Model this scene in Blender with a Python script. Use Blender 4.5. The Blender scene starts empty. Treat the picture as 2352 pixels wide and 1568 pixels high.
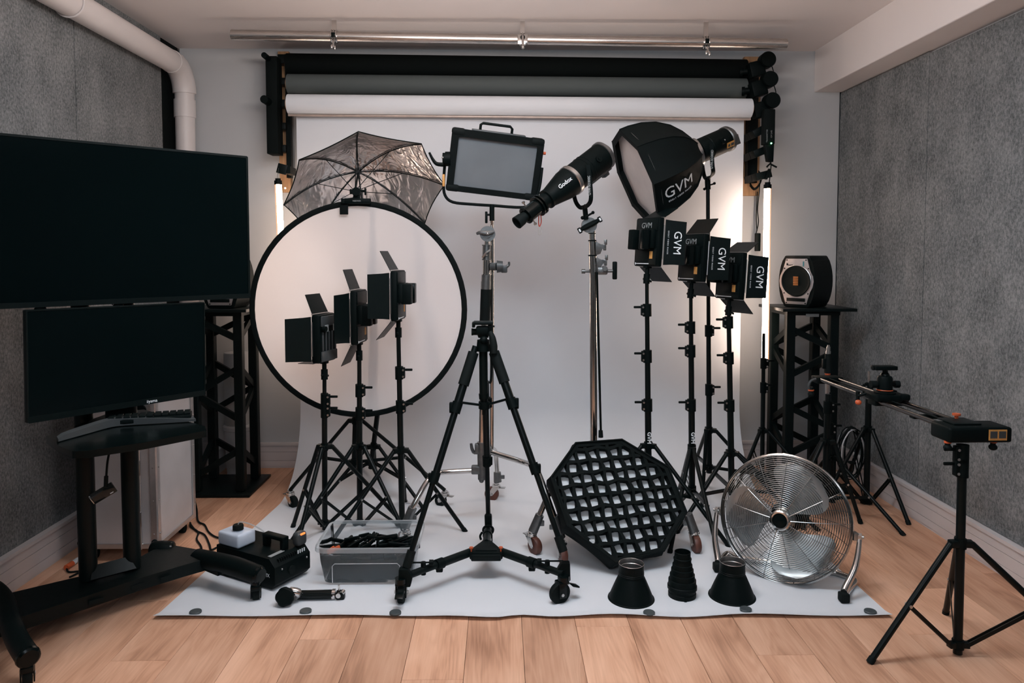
import bpy, bmesh, math, random
from mathutils import Vector, Matrix, Euler, Quaternion
V = Vector
PI = math.pi
random.seed(7)
SC = bpy.context.scene
COL = SC.collection

# ------------------------------------------------------------------ camera
W_, H_, F_ = 2352.0, 1568.0, 1700.0
PITCH, YAW, ROLL = math.radians(2.95), math.radians(-0.94), math.radians(0.0)
SHX, SHY = 0.0, -0.0495
CAM = V((0, 0, 1.29))
cd = bpy.data.cameras.new('camera')
cam = bpy.data.objects.new('camera', cd)
COL.objects.link(cam)
CR = Matrix.Rotation(YAW, 3, 'Z') @ Matrix.Rotation(PI / 2 - PITCH, 3, 'X') @ Matrix.Rotation(ROLL, 3, 'Z')
cam.matrix_world = Matrix.Translation(CAM) @ CR.to_4x4()
cd.sensor_width = 36.0
cd.lens = 36.0 * F_ / W_
cd.shift_x, cd.shift_y = SHX, SHY
cd.clip_start = 0.05
SC.camera = cam

def ray(px, py):
    return CR @ V(((px - W_ / 2 + SHX * W_) / F_, -(py - H_ / 2 - SHY * W_) / F_, -1.0))
def at(px, py, Y):            # point of the room at depth Y seen there in the photograph
    d = ray(px, py)
    return CAM + d * (Y / d.y)
def ground(px, py, z=0.0):    # point at height z seen there in the photograph
    d = ray(px, py)
    return CAM + d * ((z - CAM.z) / d.z)

def proj(p):                  # where a room point lands in the photograph's pixels
    q = CR.transposed() @ (V(p) - CAM)
    return (W_ / 2 + F_ * q.x / -q.z - SHX * W_, H_ / 2 - F_ * q.y / -q.z + SHY * W_)

# ------------------------------------------------------------------ world, lights, exposure
wd = bpy.data.worlds.new('world'); SC.world = wd; wd.use_nodes = True
wd.node_tree.nodes['Background'].inputs[0].default_value = (0.75, 0.85, 1.0, 1)
wd.node_tree.nodes['Background'].inputs[1].default_value = 0.10
SC.view_settings.view_transform = 'Standard'
SC.view_settings.look = 'None'
SC.view_settings.gamma = 1.0
SC.view_settings.use_curve_mapping = False
SC.view_settings.exposure = 0.25

def area(name, loc, size, size_y, power, color, target):
    l = bpy.data.lights.new(name, 'AREA'); l.shape = 'RECTANGLE'
    l.size, l.size_y, l.energy, l.color = size, size_y, power, color
    o = bpy.data.objects.new(name, l); COL.objects.link(o)
    o.location = loc
    o.rotation_euler = (V(target) - V(loc)).to_track_quat('-Z', 'Y').to_euler()
    return o
CEIL_LAMP_W, FRONT_FILL_W, TUBE_E, CEIL_FILL_W = 18.5, 28.0, 31.0, 42.0
area('ceiling_lamp_light', (0.15, 2.1, 2.44), 1.3, 0.35, CEIL_LAMP_W, (0.50, 0.80, 1.0), (0.15, 2.15, 0))
area('ceiling_fill_light', (-0.05, 2.15, 2.10), 1.1, 0.5, CEIL_FILL_W, (1.0, 0.85, 0.78), (-0.05, 2.25, 2.48))  # unseen uplight added only to brighten the ceiling
area('front_fill_light', (0.0, -0.6, 2.3), 2.4, 0.9, FRONT_FILL_W, (0.80, 0.90, 1.0), (0.0, 3.4, 1.1))  # unseen fill added behind the camera to brighten paper and walls

# ------------------------------------------------------------------ helpers
WM = {}
def wmat(o): return WM.get(o, Matrix.Identity(4))
def MX(o, x, y):
    x = V(x).normalized(); y = V(y); z = x.cross(y).normalized(); y = z.cross(x)
    m = Matrix.Identity(4)
    for i, a in enumerate((x, y, z)):
        for j in range(3): m[j][i] = a[j]
    for j in range(3): m[j][3] = o[j]
    return m
def T(*a): return Matrix.Translation(V(a if len(a) == 3 else a[0]))
def Rz(d): return Matrix.Rotation(math.radians(d), 4, 'Z')
def Rx(d): return Matrix.Rotation(math.radians(d), 4, 'X')
def Ry(d): return Matrix.Rotation(math.radians(d), 4, 'Y')

def tag(o, label=None, cat=None, group=None, kind=None):
    if label: o['label'] = label
    if cat: o['category'] = cat
    if group: o['group'] = group
    if kind: o['kind'] = kind
    return o
def thing(name, label, cat, M=None, group=None):
    o = bpy.data.objects.new(name, None); COL.objects.link(o)
    o.empty_display_size = 0.05
    if M is None: M = Matrix.Identity(4)
    if not isinstance(M, Matrix): M = Matrix.Translation(V(M))
    o.matrix_world = M; WM[o] = M.copy()
    return tag(o, label, cat, group)

class MB:
    def __init__(s, M=None):
        s.bm = bmesh.new(); s.M = M or Matrix.Identity(4)
    def _add(s, vs, fs, M=None):
        m = s.M @ M if M is not None else s.M
        bv = [s.bm.verts.new(m @ V(v)) for v in vs]
        for f in fs:
            try: s.bm.faces.new([bv[i] for i in f])
            except ValueError: pass
        return bv
    def box(s, c, d, M=None, b=0.0, seg=2):
        x, y, z = d[0] / 2, d[1] / 2, d[2] / 2
        c = V(c)
        vs = [c + V((i * x, j * y, k * z)) for i in (-1, 1) for j in (-1, 1) for k in (-1, 1)]
        fs = [(0, 1, 3, 2), (4, 6, 7, 5), (0, 4, 5, 1), (2, 3, 7, 6), (0, 2, 6, 4), (1, 5, 7, 3)]
        bv = s._add(vs, fs, M)
        if b > 0:
            es = set()
            for v in bv: es.update(v.link_edges)
            bmesh.ops.bevel(s.bm, geom=list(es), offset=b, segments=seg, profile=0.5, affect='EDGES')
        return s
    def ring(s, c, ax, r, seg, up=None):
        ax = V(ax).normalized()
        a = up if up is not None else (V((0, 0, 1)) if abs(ax.z) < 0.9 else V((1, 0, 0)))
        u = (a - ax * a.dot(ax)).normalized(); w = ax.cross(u)
        return [V(c) + (u * math.cos(2 * PI * i / seg) + w * math.sin(2 * PI * i / seg)) * r for i in range(seg)]
    def cyl(s, p0, p1, r0, r1=None, seg=16, caps=True):
        if r1 is None: r1 = r0
        p0, p1 = V(p0), V(p1); ax = p1 - p0
        vs = s.ring(p0, ax, r0, seg) + s.ring(p1, ax, r1, seg)
        fs = [(i, (i + 1) % seg, seg + (i + 1) % seg, seg + i) for i in range(seg)]
        if caps: fs += [tuple(range(seg - 1, -1, -1)), tuple(range(seg, 2 * seg))]
        s._add(vs, fs); return s
    def tube(s, pts, r, seg=10, caps=True, closed=False, smooth=0):
        pts = [V(p) for p in pts]
        if smooth:
            if isinstance(r, (list, tuple)):
                rr_ = []
                for i in range(len(r) - 1): rr_ += [r[i] + (r[i + 1] - r[i]) * k / smooth for k in range(smooth)]
                r = rr_ + [r[-1]]
            pts = spline(pts, smooth, closed)
        n = len(pts); vs = []; up = None
        for i, p in enumerate(pts):
            if closed: t = pts[(i + 1) % n] - pts[i - 1]
            else: t = pts[min(i + 1, n - 1)] - pts[max(i - 1, 0)]
            t.normalize()
            if up is None: up = V((0, 0, 1)) if abs(t.z) < 0.9 else V((1, 0, 0))
            up = (up - t * up.dot(t)).normalized()
            rr = r[i] if isinstance(r, (list, tuple)) else r
            vs += s.ring(p, t, rr, seg, up)
        fs = []
        m = n if closed else n - 1
        for k in range(m):
            a, b = k * seg, ((k + 1) % n) * seg
            fs += [(a + i, a + (i + 1) % seg, b + (i + 1) % seg, b + i) for i in range(seg)]
        if caps and not closed: fs += [tuple(range(seg - 1, -1, -1)), tuple(range((n - 1) * seg, n * seg))]
        s._add(vs, fs); return s
    def torus(s, c, ax, R, r, seg=48, rs=6):
        s.tube(s.ring(c, ax, R, seg), r, rs, closed=True); return s
    def lathe(s, prof, M=None, seg=32, cap0=False, cap1=False):   # (radius, height) about local z
        vs = []
        for r, z in prof:
            vs += [V((math.cos(2 * PI * i / seg) * r, math.sin(2 * PI * i / seg) * r, z)) for i in range(seg)]
        fs = []
        for k in range(len(prof) - 1):
            a, b = k * seg, (k + 1) * seg
            fs += [(a + i, a + (i + 1) % seg, b + (i + 1) % seg, b + i) for i in range(seg)]
        if cap0: fs.append(tuple(range(seg - 1, -1, -1)))
        if cap1: fs.append(tuple(range((len(prof) - 1) * seg, len(prof) * seg)))
        s._add(vs, fs, M); return s
    def prism(s, poly, d, M=None, b=0.0):
        n = len(poly)
        vs = [V((p[0], p[1], 0)) for p in poly] + [V((p[0], p[1], d)) for p in poly]
        fs = [tuple(range(n - 1, -1, -1)), tuple(range(n, 2 * n))] + [(i, (i + 1) % n, n + (i + 1) % n, n + i) for i in range(n)]
        bv = s._add(vs, fs, M)
        if b > 0:
            es = [e for e in s.bm.edges if e.verts[0] in bv and e.verts[1] in bv]
            bmesh.ops.bevel(s.bm, geom=es, offset=b, segments=2, profile=0.5, affect='EDGES')
        return s
    def sphere(s, c, r, sc=(1, 1, 1), u=16, v=10):
        m = s.M @ T(V(c)) @ Matrix.Diagonal(V((sc[0] * r, sc[1] * r, sc[2] * r, 1)))
        bmesh.ops.create_uvsphere(s.bm, u_segments=u, v_segments=v, radius=1, matrix=m); return s
    def grid(s, rows, thick=0.0):
        nr, nc = len(rows), len(rows[0])
        vs = [p for r in rows for p in r]
        fs = [(i * nc + j, i * nc + j + 1, (i + 1) * nc + j + 1, (i + 1) * nc + j) for i in range(nr - 1) for j in range(nc - 1)]
        bv = s._add(vs, fs)
        if thick:
            fcs = [f for f in s.bm.faces if f.verts[0] in bv]
            s.bm.normal_update()
            bmesh.ops.solidify(s.bm, geom=fcs, thickness=thick)
        return s
    def build(s, name, mat, parent=None, world=False, label=None, kind=None, smooth=True, fixn=True):
        if fixn: bmesh.ops.recalc_face_normals(s.bm, faces=s.bm.faces)
        if parent is not None and world: s.bm.transform(wmat(parent).inverted())
        if smooth:
            for f in s.bm.faces: f.smooth = True
            for e in s.bm.edges:
                if len(e.link_faces) == 2 and e.calc_face_angle(0) > 0.6: e.smooth = False
        me = bpy.data.meshes.new(name); s.bm.to_mesh(me); s.bm.free()
        me.materials.append(mat)
        o = bpy.data.objects.new(name, me); COL.objects.link(o)
        if parent is not None:
            o.parent = parent; WM[o] = wmat(parent)
        return tag(o, label, None, None, kind)

def spline(pts, n=6, closed=False):
    out = []; m = len(pts)
    rng = range(m if closed else m - 1)
    for i in rng:
        if closed: p0, p1, p2, p3 = pts[i - 1], pts[i], pts[(i + 1) % m], pts[(i + 2) % m]
        else: p0, p1, p2, p3 = pts[max(i - 1, 0)], pts[i], pts[i + 1], pts[min(i + 2, m - 1)]
        for k in range(n):
            t = k / n
            out.append(0.5 * ((2 * p1) + (p2 - p0) * t + (2 * p0 - 5 * p1 + 4 * p2 - p3) * t * t + (3 * p1 - p0 - 3 * p2 + p3) * t ** 3))
    if not closed: out.append(pts[-1])
    return out
def rrect(w, h, r, n=4, cx=0, cy=0):
    out = []
    for (sx, sy, a0) in ((1, 1, 0), (-1, 1, 90), (-1, -1, 180), (1, -1, 270)):
        for k in range(n + 1):
            a = math.radians(a0 + 90 * k / n)
            out.append((cx + sx * (w / 2 - r) + r * math.cos(a), cy + sy * (h / 2 - r) + r * math.sin(a)))
    return out
def frame_prism(mb, outer, inner, d, M=None):
    n = len(outer)
    vs = [V((p[0], p[1], z)) for z in (0, d) for ring in (outer, inner) for p in ring]
    fs = []
    for i in range(n):
        j = (i + 1) % n
        fs += [(i, j, n + j, n + i), (2 * n + i, 3 * n + i, 3 * n + j, 2 * n + j), (i, 2 * n + i, 2 * n + j, j), (n + i, n + j, 3 * n + j, 3 * n + i)]
    mb._add(vs, fs, M)
def dup(o, M=None, parent=None, label=None):
    c = o.copy(); COL.objects.link(c)
    if parent is not None: c.parent = parent
    if M is not None: c.matrix_world = M
    if label: c['label'] = label
    for ch in list(o.children): dup(ch, None, c)
    return c
def lettering(text, size, M, parent, mat, world=False, name='lettering', extrude=0.0004, bold=0.0, space=1.0, align='CENTER'):
    cu = bpy.data.curves.new(name, 'FONT'); cu.body = text; cu.size = size
    cu.align_x = align; cu.align_y = 'CENTER'; cu.extrude = extrude; cu.offset = bold; cu.space_character = space
    cu.resolution_u = 3
    t = bpy.data.objects.new(name, cu); COL.objects.link(t)
    dg = bpy.context.evaluated_depsgraph_get()
    me = bpy.data.meshes.new_from_object(t.evaluated_get(dg))
    bpy.data.objects.remove(t)
    me.name = name
    m = M if not world else wmat(parent).inverted() @ M
    me.transform(m)
    me.materials.clear(); me.materials.append(mat)
    o = bpy.data.objects.new(name, me); COL.objects.link(o); o.parent = parent; WM[o] = wmat(parent)
    return o

# ------------------------------------------------------------------ materials
def nt(name):
    m = bpy.data.materials.new(name); m.use_nodes = True
    t = m.node_tree; b = t.nodes['Principled BSDF']
    return m, t, b
def L(t, a, b): t.links.new(a, b)
def mat(name, col, rough=0.5, metal=0.0, var=0.08, scale=60.0, bump=0.0, bscale=None, emis=None, es=0.0, stretch=None, coat=0.0, spec=None):
    m, t, b = nt(name)
    tc = t.nodes.new('ShaderNodeTexCoord'); mp = t.nodes.new('ShaderNodeMapping')
    L(t, tc.outputs['Object'], mp.inputs[0])
    if stretch: mp.inputs['Scale'].default_value = stretch
    n = t.nodes.new('ShaderNodeTexNoise'); n.inputs['Scale'].default_value = scale; n.inputs['Detail'].default_value = 4
    L(t, mp.outputs[0], n.inputs['Vector'])
    r = t.nodes.new('ShaderNodeValToRGB')
    c = V(col)
    r.color_ramp.elements[0].position = 0.3; r.color_ramp.elements[1].position = 0.7
    r.color_ramp.elements[0].color = (*(c * (1 - var)), 1); r.color_ramp.elements[1].color = (*(c * (1 + var)), 1)
    L(t, n.outputs[0], r.inputs[0]); L(t, r.outputs[0], b.inputs['Base Color'])
    mr = t.nodes.new('ShaderNodeMapRange'); mr.inputs['To Min'].default_value = max(0.02, rough - 0.06); mr.inputs['To Max'].default_value = min(1, rough + 0.06)
    L(t, n.outputs[0], mr.inputs[0]); L(t, mr.outputs[0], b.inputs['Roughness'])
    b.inputs['Metallic'].default_value = metal
    if coat: b.inputs['Coat Weight'].default_value = coat
    if spec is not None: b.inputs['Specular IOR Level'].default_value = spec
    if bump:
        n2 = t.nodes.new('ShaderNodeTexNoise'); n2.inputs['Scale'].default_value = bscale or scale * 3; n2.inputs['Detail'].default_value = 3
        L(t, mp.outputs[0], n2.inputs['Vector'])
        bu = t.nodes.new('ShaderNodeBump'); bu.inputs['Strength'].default_value = bump; bu.inputs['Distance'].default_value = 0.003
        L(t, n2.outputs[0], bu.inputs['Height']); L(t, bu.outputs[0], b.inputs['Normal'])
    if emis:
        b.inputs['Emission Color'].default_value = (*emis, 1); b.inputs['Emission Strength'].default_value = es
    return m
M_ = {}
M_['plaster'] = mat('painted_plaster', (0.50, 0.52, 0.535), 0.85, 0, 0.03, 3, 0.08, 40)
M_['ceiling'] = mat('ceiling_paint', (0.80, 0.76, 0.75), 0.9, 0, 0.02, 2, 0.05, 60)
M_['trim'] = mat('baseboard_paint', (0.66, 0.62, 0.62), 0.55, 0, 0.03, 8)
M_['paper_white'] = mat('white_backdrop_paper', (0.66, 0.685, 0.72), 0.75, 0, 0.015, 5, 0.05, 6)
M_['paper_grey'] = mat('grey_backdrop_paper', (0.075, 0.09, 0.09), 0.8, 0, 0.03, 5)
M_['paper_black'] = mat('black_backdrop_paper', (0.0025, 0.0045, 0.0045), 0.85, 0, 0.1, 5, spec=0.12)
M_['black'] = mat('black_plastic', (0.0022, 0.0050, 0.0050), 0.5, 0, 0.12, 40, 0.05, 200, spec=0.09)
M_['black_gloss'] = mat('glossy_black_plastic', (0.0018, 0.0042, 0.0042), 0.2, 0, 0.1, 30, spec=0.18)
M_['screen'] = mat('dark_screen_glass', (0.0010, 0.0036, 0.0040), 0.13, 0, 0.1, 3, spec=0.12)
M_['black_metal'] = mat('black_coated_metal', (0.0032, 0.0065, 0.0065), 0.4, 0.0, 0.1, 60, spec=0.14)
M_['stand_black'] = mat('black_anodised_tube', (0.0025, 0.0050, 0.0050), 0.34, 0.0, 0.1, 60, spec=0.18)
M_['fabric'] = mat('black_nylon_fabric', (0.0022, 0.0048, 0.0048), 0.78, 0, 0.2, 30, 0.5, 25, spec=0.15)
M_['wire'] = mat('plated_steel_wire', (0.34, 0.35, 0.35), 0.26, 1.0, 0.04, 20)
M_['chrome'] = mat('chrome', (0.62, 0.60, 0.58), 0.14, 1.0, 0.04, 20)
M_['steel'] = mat('brushed_aluminium', (0.50, 0.49, 0.48), 0.3, 1.0, 0.06, 80, stretch=(1, 1, 8))
M_['cast'] = mat('cast_grey_metal', (0.17, 0.175, 0.175), 0.38, 0.85, 0.12, 60, 0.2, 150)
M_['alu_pipe'] = mat('aluminium_pipe', (0.60, 0.56, 0.53), 0.28, 1.0, 0.10, 9, stretch=(0.6, 14, 14))
M_['rail'] = mat('dark_polished_rail', (0.13, 0.125, 0.12), 0.2, 1.0, 0.05, 30)
M_['white_paint'] = mat('white_painted_pipe', (0.72, 0.68, 0.67), 0.4, 0, 0.03, 6)
M_['white_plastic'] = mat('white_plastic', (0.62, 0.63, 0.65), 0.4, 0, 0.03, 20)
M_['milky'] = mat('milky_plastic', (0.55, 0.62, 0.72), 0.35, 0, 0.05, 20)
M_['silver_paint'] = mat('silver_baffle', (0.45, 0.42, 0.42), 0.4, 0.55, 0.05, 60)
M_['case_alu'] = mat('aluminium_case_sheet', (0.56, 0.55, 0.56), 0.42, 0.35, 0.08, 6, 0.05, 20)
M_['case_edge'] = mat('aluminium_case_edging', (0.50, 0.49, 0.49), 0.3, 0.8, 0.06, 40)
M_['print'] = mat('white_print', (0.80, 0.83, 0.85), 0.6, 0, 0.02, 20)
M_['print_grey'] = mat('grey_print', (0.30, 0.32, 0.32), 0.6, 0, 0.02, 20)
M_['orange'] = mat('orange_plastic', (0.55, 0.10, 0.03), 0.45, 0, 0.08, 30)
M_['orange_label'] = mat('orange_sticker', (0.62, 0.30, 0.08), 0.6, 0, 0.08, 200)
M_['red'] = mat('red_strap', (0.55, 0.05, 0.02), 0.6, 0, 0.1, 100)
M_['copper'] = mat('copper_ribbon', (0.45, 0.17, 0.05), 0.4, 0.5, 0.1, 60)
M_['teal'] = mat('teal_print', (0.01, 0.16, 0.19), 0.5, 0, 0.05, 60)
M_['rubber_brown'] = mat('brown_caster_rubber', (0.10, 0.030, 0.018), 0.5, 0, 0.15, 30)
M_['rubber'] = mat('black_rubber', (0.0050, 0.0080, 0.0080), 0.7, 0, 0.15, 40, spec=0.12)
M_['keys_grey'] = mat('graphite_plastic', (0.045, 0.052, 0.055), 0.4, 0, 0.05, 40)
M_['magnet'] = mat('dark_grey_disc', (0.045, 0.058, 0.062), 0.5, 0, 0.08, 60)
M_['pine'] = mat('pine_board', (0.42, 0.24, 0.12), 0.6, 0, 0.25, 14, 0.1, 40, stretch=(6, 6, 0.7))
M_['diffuser'] = mat('white_diffuser_cloth', (0.62, 0.58, 0.57), 0.8, 0, 0.05, 12, 0.3, 14)
M_['grid_white'] = mat('white_softbox_front', (0.72, 0.74, 0.76), 0.8, 0, 0.04, 12, 0.3, 12)
M_['beige_lining'] = mat('silver_softbox_lining', (0.42, 0.34, 0.30), 0.45, 0.5, 0.15, 14, 0.8, 16)
M_['screen_grey'] = mat('grey_panel_diffuser', (0.16, 0.18, 0.195), 0.22, 0, 0.08, 5, spec=0.6)
M_['dark_glass'] = mat('dark_lens_glass', (0.01, 0.012, 0.012), 0.08, 0, 0.05, 10)
M_['led_green'] = mat('green_led', (0.05, 0.6, 0.15), 0.4, emis=(0.2, 1.0, 0.35), es=6)
M_['led_orange'] = mat('orange_indicator', (0.6, 0.12, 0.03), 0.4, emis=(1.0, 0.22, 0.05), es=1.3)
M_['tube_glow'] = mat('lit_led_tube', (0.9, 0.8, 0.7), 0.4, emis=(1.0, 0.76, 0.61), es=TUBE_E)
M_['tube_dim'] = mat('frosted_tube_edge', (0.75, 0.42, 0.24), 0.3, emis=(1.0, 0.45, 0.22), es=0.9)
M_['umbrella'] = mat('crinkled_silver_fabric', (0.84, 0.80, 0.78), 0.24, 0.92, 0.08, 14)
M_['blade'] = mat('aluminium_fan_blade', (0.34, 0.36, 0.36), 0.42, 0.9, 0.1, 14, 0.2, 20)

def crinkle(m, scale, dist, strength, stretch=(1, 1, 1)):
    t = m.node_tree; b = t.nodes['Principled BSDF']
    tc = t.nodes.new('ShaderNodeTexCoord'); mp = t.nodes.new('ShaderNodeMapping'); mp.inputs['Scale'].default_value = stretch
    L(t, tc.outputs['Object'], mp.inputs[0])
    n = t.nodes.new('ShaderNodeTexNoise'); n.inputs['Scale'].default_value = scale; n.inputs['Detail'].default_value = 2; n.inputs['Distortion'].default_value = 0.8
    L(t, mp.outputs[0], n.inputs['Vector'])
    bu = t.nodes.new('ShaderNodeBump'); bu.inputs['Strength'].default_value = strength; bu.inputs['Distance'].default_value = dist
    L(t, n.outputs[0], bu.inputs['Height']); L(t, bu.outputs[0], b.inputs['Normal'])
crinkle(M_['umbrella'], 10, 0.02, 0.6, (1.6, 1.6, 0.8))
def felt_mat():
    m, t, b = nt('grey_felt')
    tc = t.nodes.new('ShaderNodeTexCoord')
    mp = t.nodes.new('ShaderNodeMapping'); mp.inputs['Scale'].default_value = (1, 1, 0.7)
    L(t, tc.outputs['Object'], mp.inputs[0])
    n1 = t.nodes.new('ShaderNodeTexNoise'); n1.inputs['Scale'].default_value = 110; n1.inputs['Detail'].default_value = 5; n1.inputs['Roughness'].default_value = 0.7
    n2 = t.nodes.new('ShaderNodeTexNoise'); n2.inputs['Scale'].default_value = 7; n2.inputs['Detail'].default_value = 3
    L(t, mp.outputs[0], n1.inputs['Vector']); L(t, mp.outputs[0], n2.inputs['Vector'])
    ad = t.nodes.new('ShaderNodeMath'); ad.operation = 'MULTIPLY_ADD'; ad.inputs[1].default_value = 0.35
    L(t, n2.outputs[0], ad.inputs[0]); L(t, n1.outputs[0], ad.inputs[2])
    r = t.nodes.new('ShaderNodeValToRGB')
    r.color_ramp.elements[0].position = 0.5; r.color_ramp.elements[0].color = (0.090, 0.102, 0.105, 1)
    r.color_ramp.elements[1].position = 0.86; r.color_ramp.elements[1].color = (0.30, 0.31, 0.315, 1)
    L(t, ad.outputs[0], r.inputs[0]); L(t, r.outputs[0], b.inputs['Base Color'])
    b.inputs['Roughness'].default_value = 0.95; b.inputs['Specular IOR Level'].default_value = 0.1
    bu = t.nodes.new('ShaderNodeBump'); bu.inputs['Strength'].default_value = 0.5; bu.inputs['Distance'].default_value = 0.003
    L(t, n1.outputs[0], bu.inputs['Height']); L(t, bu.outputs[0], b.inputs['Normal'])
    return m
M_['felt'] = felt_mat()
def wood_mat():
    m, t, b = nt('oak_laminate')
    tc = t.nodes.new('ShaderNodeTexCoord'); oi = t.nodes.new('ShaderNodeObjectInfo')
    ml = t.nodes.new('ShaderNodeMath'); ml.operation = 'MULTIPLY'; ml.inputs[1].default_value = 37.0; L(t, oi.outputs['Random'], ml.inputs[0])
    va = t.nodes.new('ShaderNodeVectorMath'); va.operation = 'ADD'
    cb = t.nodes.new('ShaderNodeCombineXYZ'); L(t, ml.outputs[0], cb.inputs[0]); L(t, ml.outputs[0], cb.inputs[1])
    L(t, tc.outputs['Object'], va.inputs[0]); L(t, cb.outputs[0], va.inputs[1])
    mp = t.nodes.new('ShaderNodeMapping'); mp.inputs['Scale'].default_value = (6.5, 0.75, 1); L(t, va.outputs[0], mp.inputs[0])
    n0 = t.nodes.new('ShaderNodeTexNoise'); n0.inputs['Scale'].default_value = 1.3; n0.inputs['Detail'].default_value = 3; n0.inputs['Distortion'].default_value = 0.6
    L(t, mp.outputs[0], n0.inputs['Vector'])
    w = t.nodes.new('ShaderNodeMath'); w.operation = 'MULTIPLY'; w.inputs[1].default_value = 75.0; L(t, n0.outputs[0], w.inputs[0])
    sn = t.nodes.new('ShaderNodeMath'); sn.operation = 'SINE'; L(t, w.outputs[0], sn.inputs[0])
    mp2 = t.nodes.new('ShaderNodeMapping'); mp2.inputs['Scale'].default_value = (160, 6, 1); L(t, va.outputs[0], mp2.inputs[0])
    n1 = t.nodes.new('ShaderNodeTexNoise'); n1.inputs['Scale'].default_value = 1; n1.inputs['Detail'].default_value = 3; L(t, mp2.outputs[0], n1.inputs['Vector'])
    mp3 = t.nodes.new('ShaderNodeMapping'); mp3.inputs['Scale'].default_value = (9, 2.2, 1); L(t, va.outputs[0], mp3.inputs[0])
    n2 = t.nodes.new('ShaderNodeTexNoise'); n2.inputs['Scale'].default_value = 1; n2.inputs['Detail'].default_value = 2; L(t, mp3.outputs[0], n2.inputs['Vector'])
    a1 = t.nodes.new('ShaderNodeMath'); a1.operation = 'MULTIPLY_ADD'; a1.inputs[1].default_value = 0.045; L(t, sn.outputs[0], a1.inputs[0]); L(t, n2.outputs[0], a1.inputs[2])
    a2 = t.nodes.new('ShaderNodeMath'); a2.operation = 'MULTIPLY_ADD'; a2.inputs[1].default_value = 0.30; L(t, n1.outputs[0], a2.inputs[0]); L(t, a1.outputs[0], a2.inputs[2])
    r = t.nodes.new('ShaderNodeValToRGB'); e = r.color_ramp.elements
    e[0].position = 0.36; e[0].color = (0.37, 0.185, 0.110, 1)
    e[1].position = 0.88; e[1].color = (0.74, 0.445, 0.30, 1)
    x = e.new(0.60); x.color = (0.60, 0.330, 0.208, 1)
    L(t, a2.outputs[0], r.inputs[0])
    hs = t.nodes.new('ShaderNodeHueSaturation'); mr = t.nodes.new('ShaderNodeMapRange'); mr.inputs['To Min'].default_value = 0.88; mr.inputs['To Max'].default_value = 1.12
    L(t, oi.outputs['Random'], mr.inputs[0]); L(t, mr.outputs[0], hs.inputs['Value']); L(t, r.outputs[0], hs.inputs['Color'])
    L(t, hs.outputs[0], b.inputs['Base Color']); b.inputs['Roughness'].default_value = 0.5
    b.inputs['Specular IOR Level'].default_value = 0.35
    bu = t.nodes.new('ShaderNodeBump'); bu.inputs['Strength'].default_value = 0.08; bu.inputs['Distance'].default_value = 0.002
    L(t, n1.outputs[0], bu.inputs['Height']); L(t, bu.outputs[0], b.inputs['Normal'])
    return m
M_['wood'] = wood_mat()
def thin_mat(name, col, transp, transl, gloss, grough=0.1, bump=0.0, bscale=20):
    m, t, b = nt(name); t.nodes.remove(b)
    out = t.nodes['Material Output']
    tc = t.nodes.new('ShaderNodeTexCoord'); n = t.nodes.new('ShaderNodeTexNoise'); n.inputs['Scale'].default_value = bscale; n.inputs['Detail'].default_value = 3
    L(t, tc.outputs['Object'], n.inputs['Vector'])
    bu = t.nodes.new('ShaderNodeBump'); bu.inputs['Strength'].default_value = bump; bu.inputs['Distance'].default_value = 0.004; L(t, n.outputs[0], bu.inputs['Height'])
    d = t.nodes.new('ShaderNodeBsdfDiffuse'); d.inputs[0].default_value = (*col, 1); L(t, bu.outputs[0], d.inputs['Normal'])
    tl = t.nodes.new('ShaderNodeBsdfTranslucent'); tl.inputs[0].default_value = (*col, 1)
    tp = t.nodes.new('ShaderNodeBsdfTransparent'); tp.inputs[0].default_value = (0.93, 0.96, 0.97, 1)
    gl = t.nodes.new('ShaderNodeBsdfGlossy'); gl.inputs['Roughness'].default_value = grough; L(t, bu.outputs[0], gl.inputs['Normal'])
    m1 = t.nodes.new('ShaderNodeMixShader'); m1.inputs[0].default_value = transl; L(t, d.outputs[0], m1.inputs[1]); L(t, tl.outputs[0], m1.inputs[2])
    m2 = t.nodes.new('ShaderNodeMixShader'); m2.inputs[0].default_value = transp; L(t, m1.outputs[0], m2.inputs[1]); L(t, tp.outputs[0], m2.inputs[2])
    m3 = t.nodes.new('ShaderNodeMixShader'); lw = t.nodes.new('ShaderNodeLayerWeight'); lw.inputs[0].default_value = gloss
    L(t, lw.outputs['Fresnel'], m3.inputs[0]); L(t, m2.outputs[0], m3.inputs[1]); L(t, gl.outputs[0], m3.inputs[2])
    L(t, m3.outputs[0], out.inputs[0])
    return m
M_['scrim'] = thin_mat('translucent_diffuser_fabric', (0.90, 0.86, 0.86), 0.0, 0.50, 0.0, 0.8, 0.1, 10)
M_['clear'] = thin_mat('clear_storage_plastic', (0.55, 0.62, 0.66), 0.80, 0.3, 0.22, 0.12, 0.25, 14)
M_['mesh_clear'] = thin_mat('clear_hose', (0.7, 0.7, 0.7), 0.5, 0.3, 0.2)
BLK, BM, SB, CH, ST = M_['black'], M_['black_metal'], M_['stand_black'], M_['chrome'], M_['steel']

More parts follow.
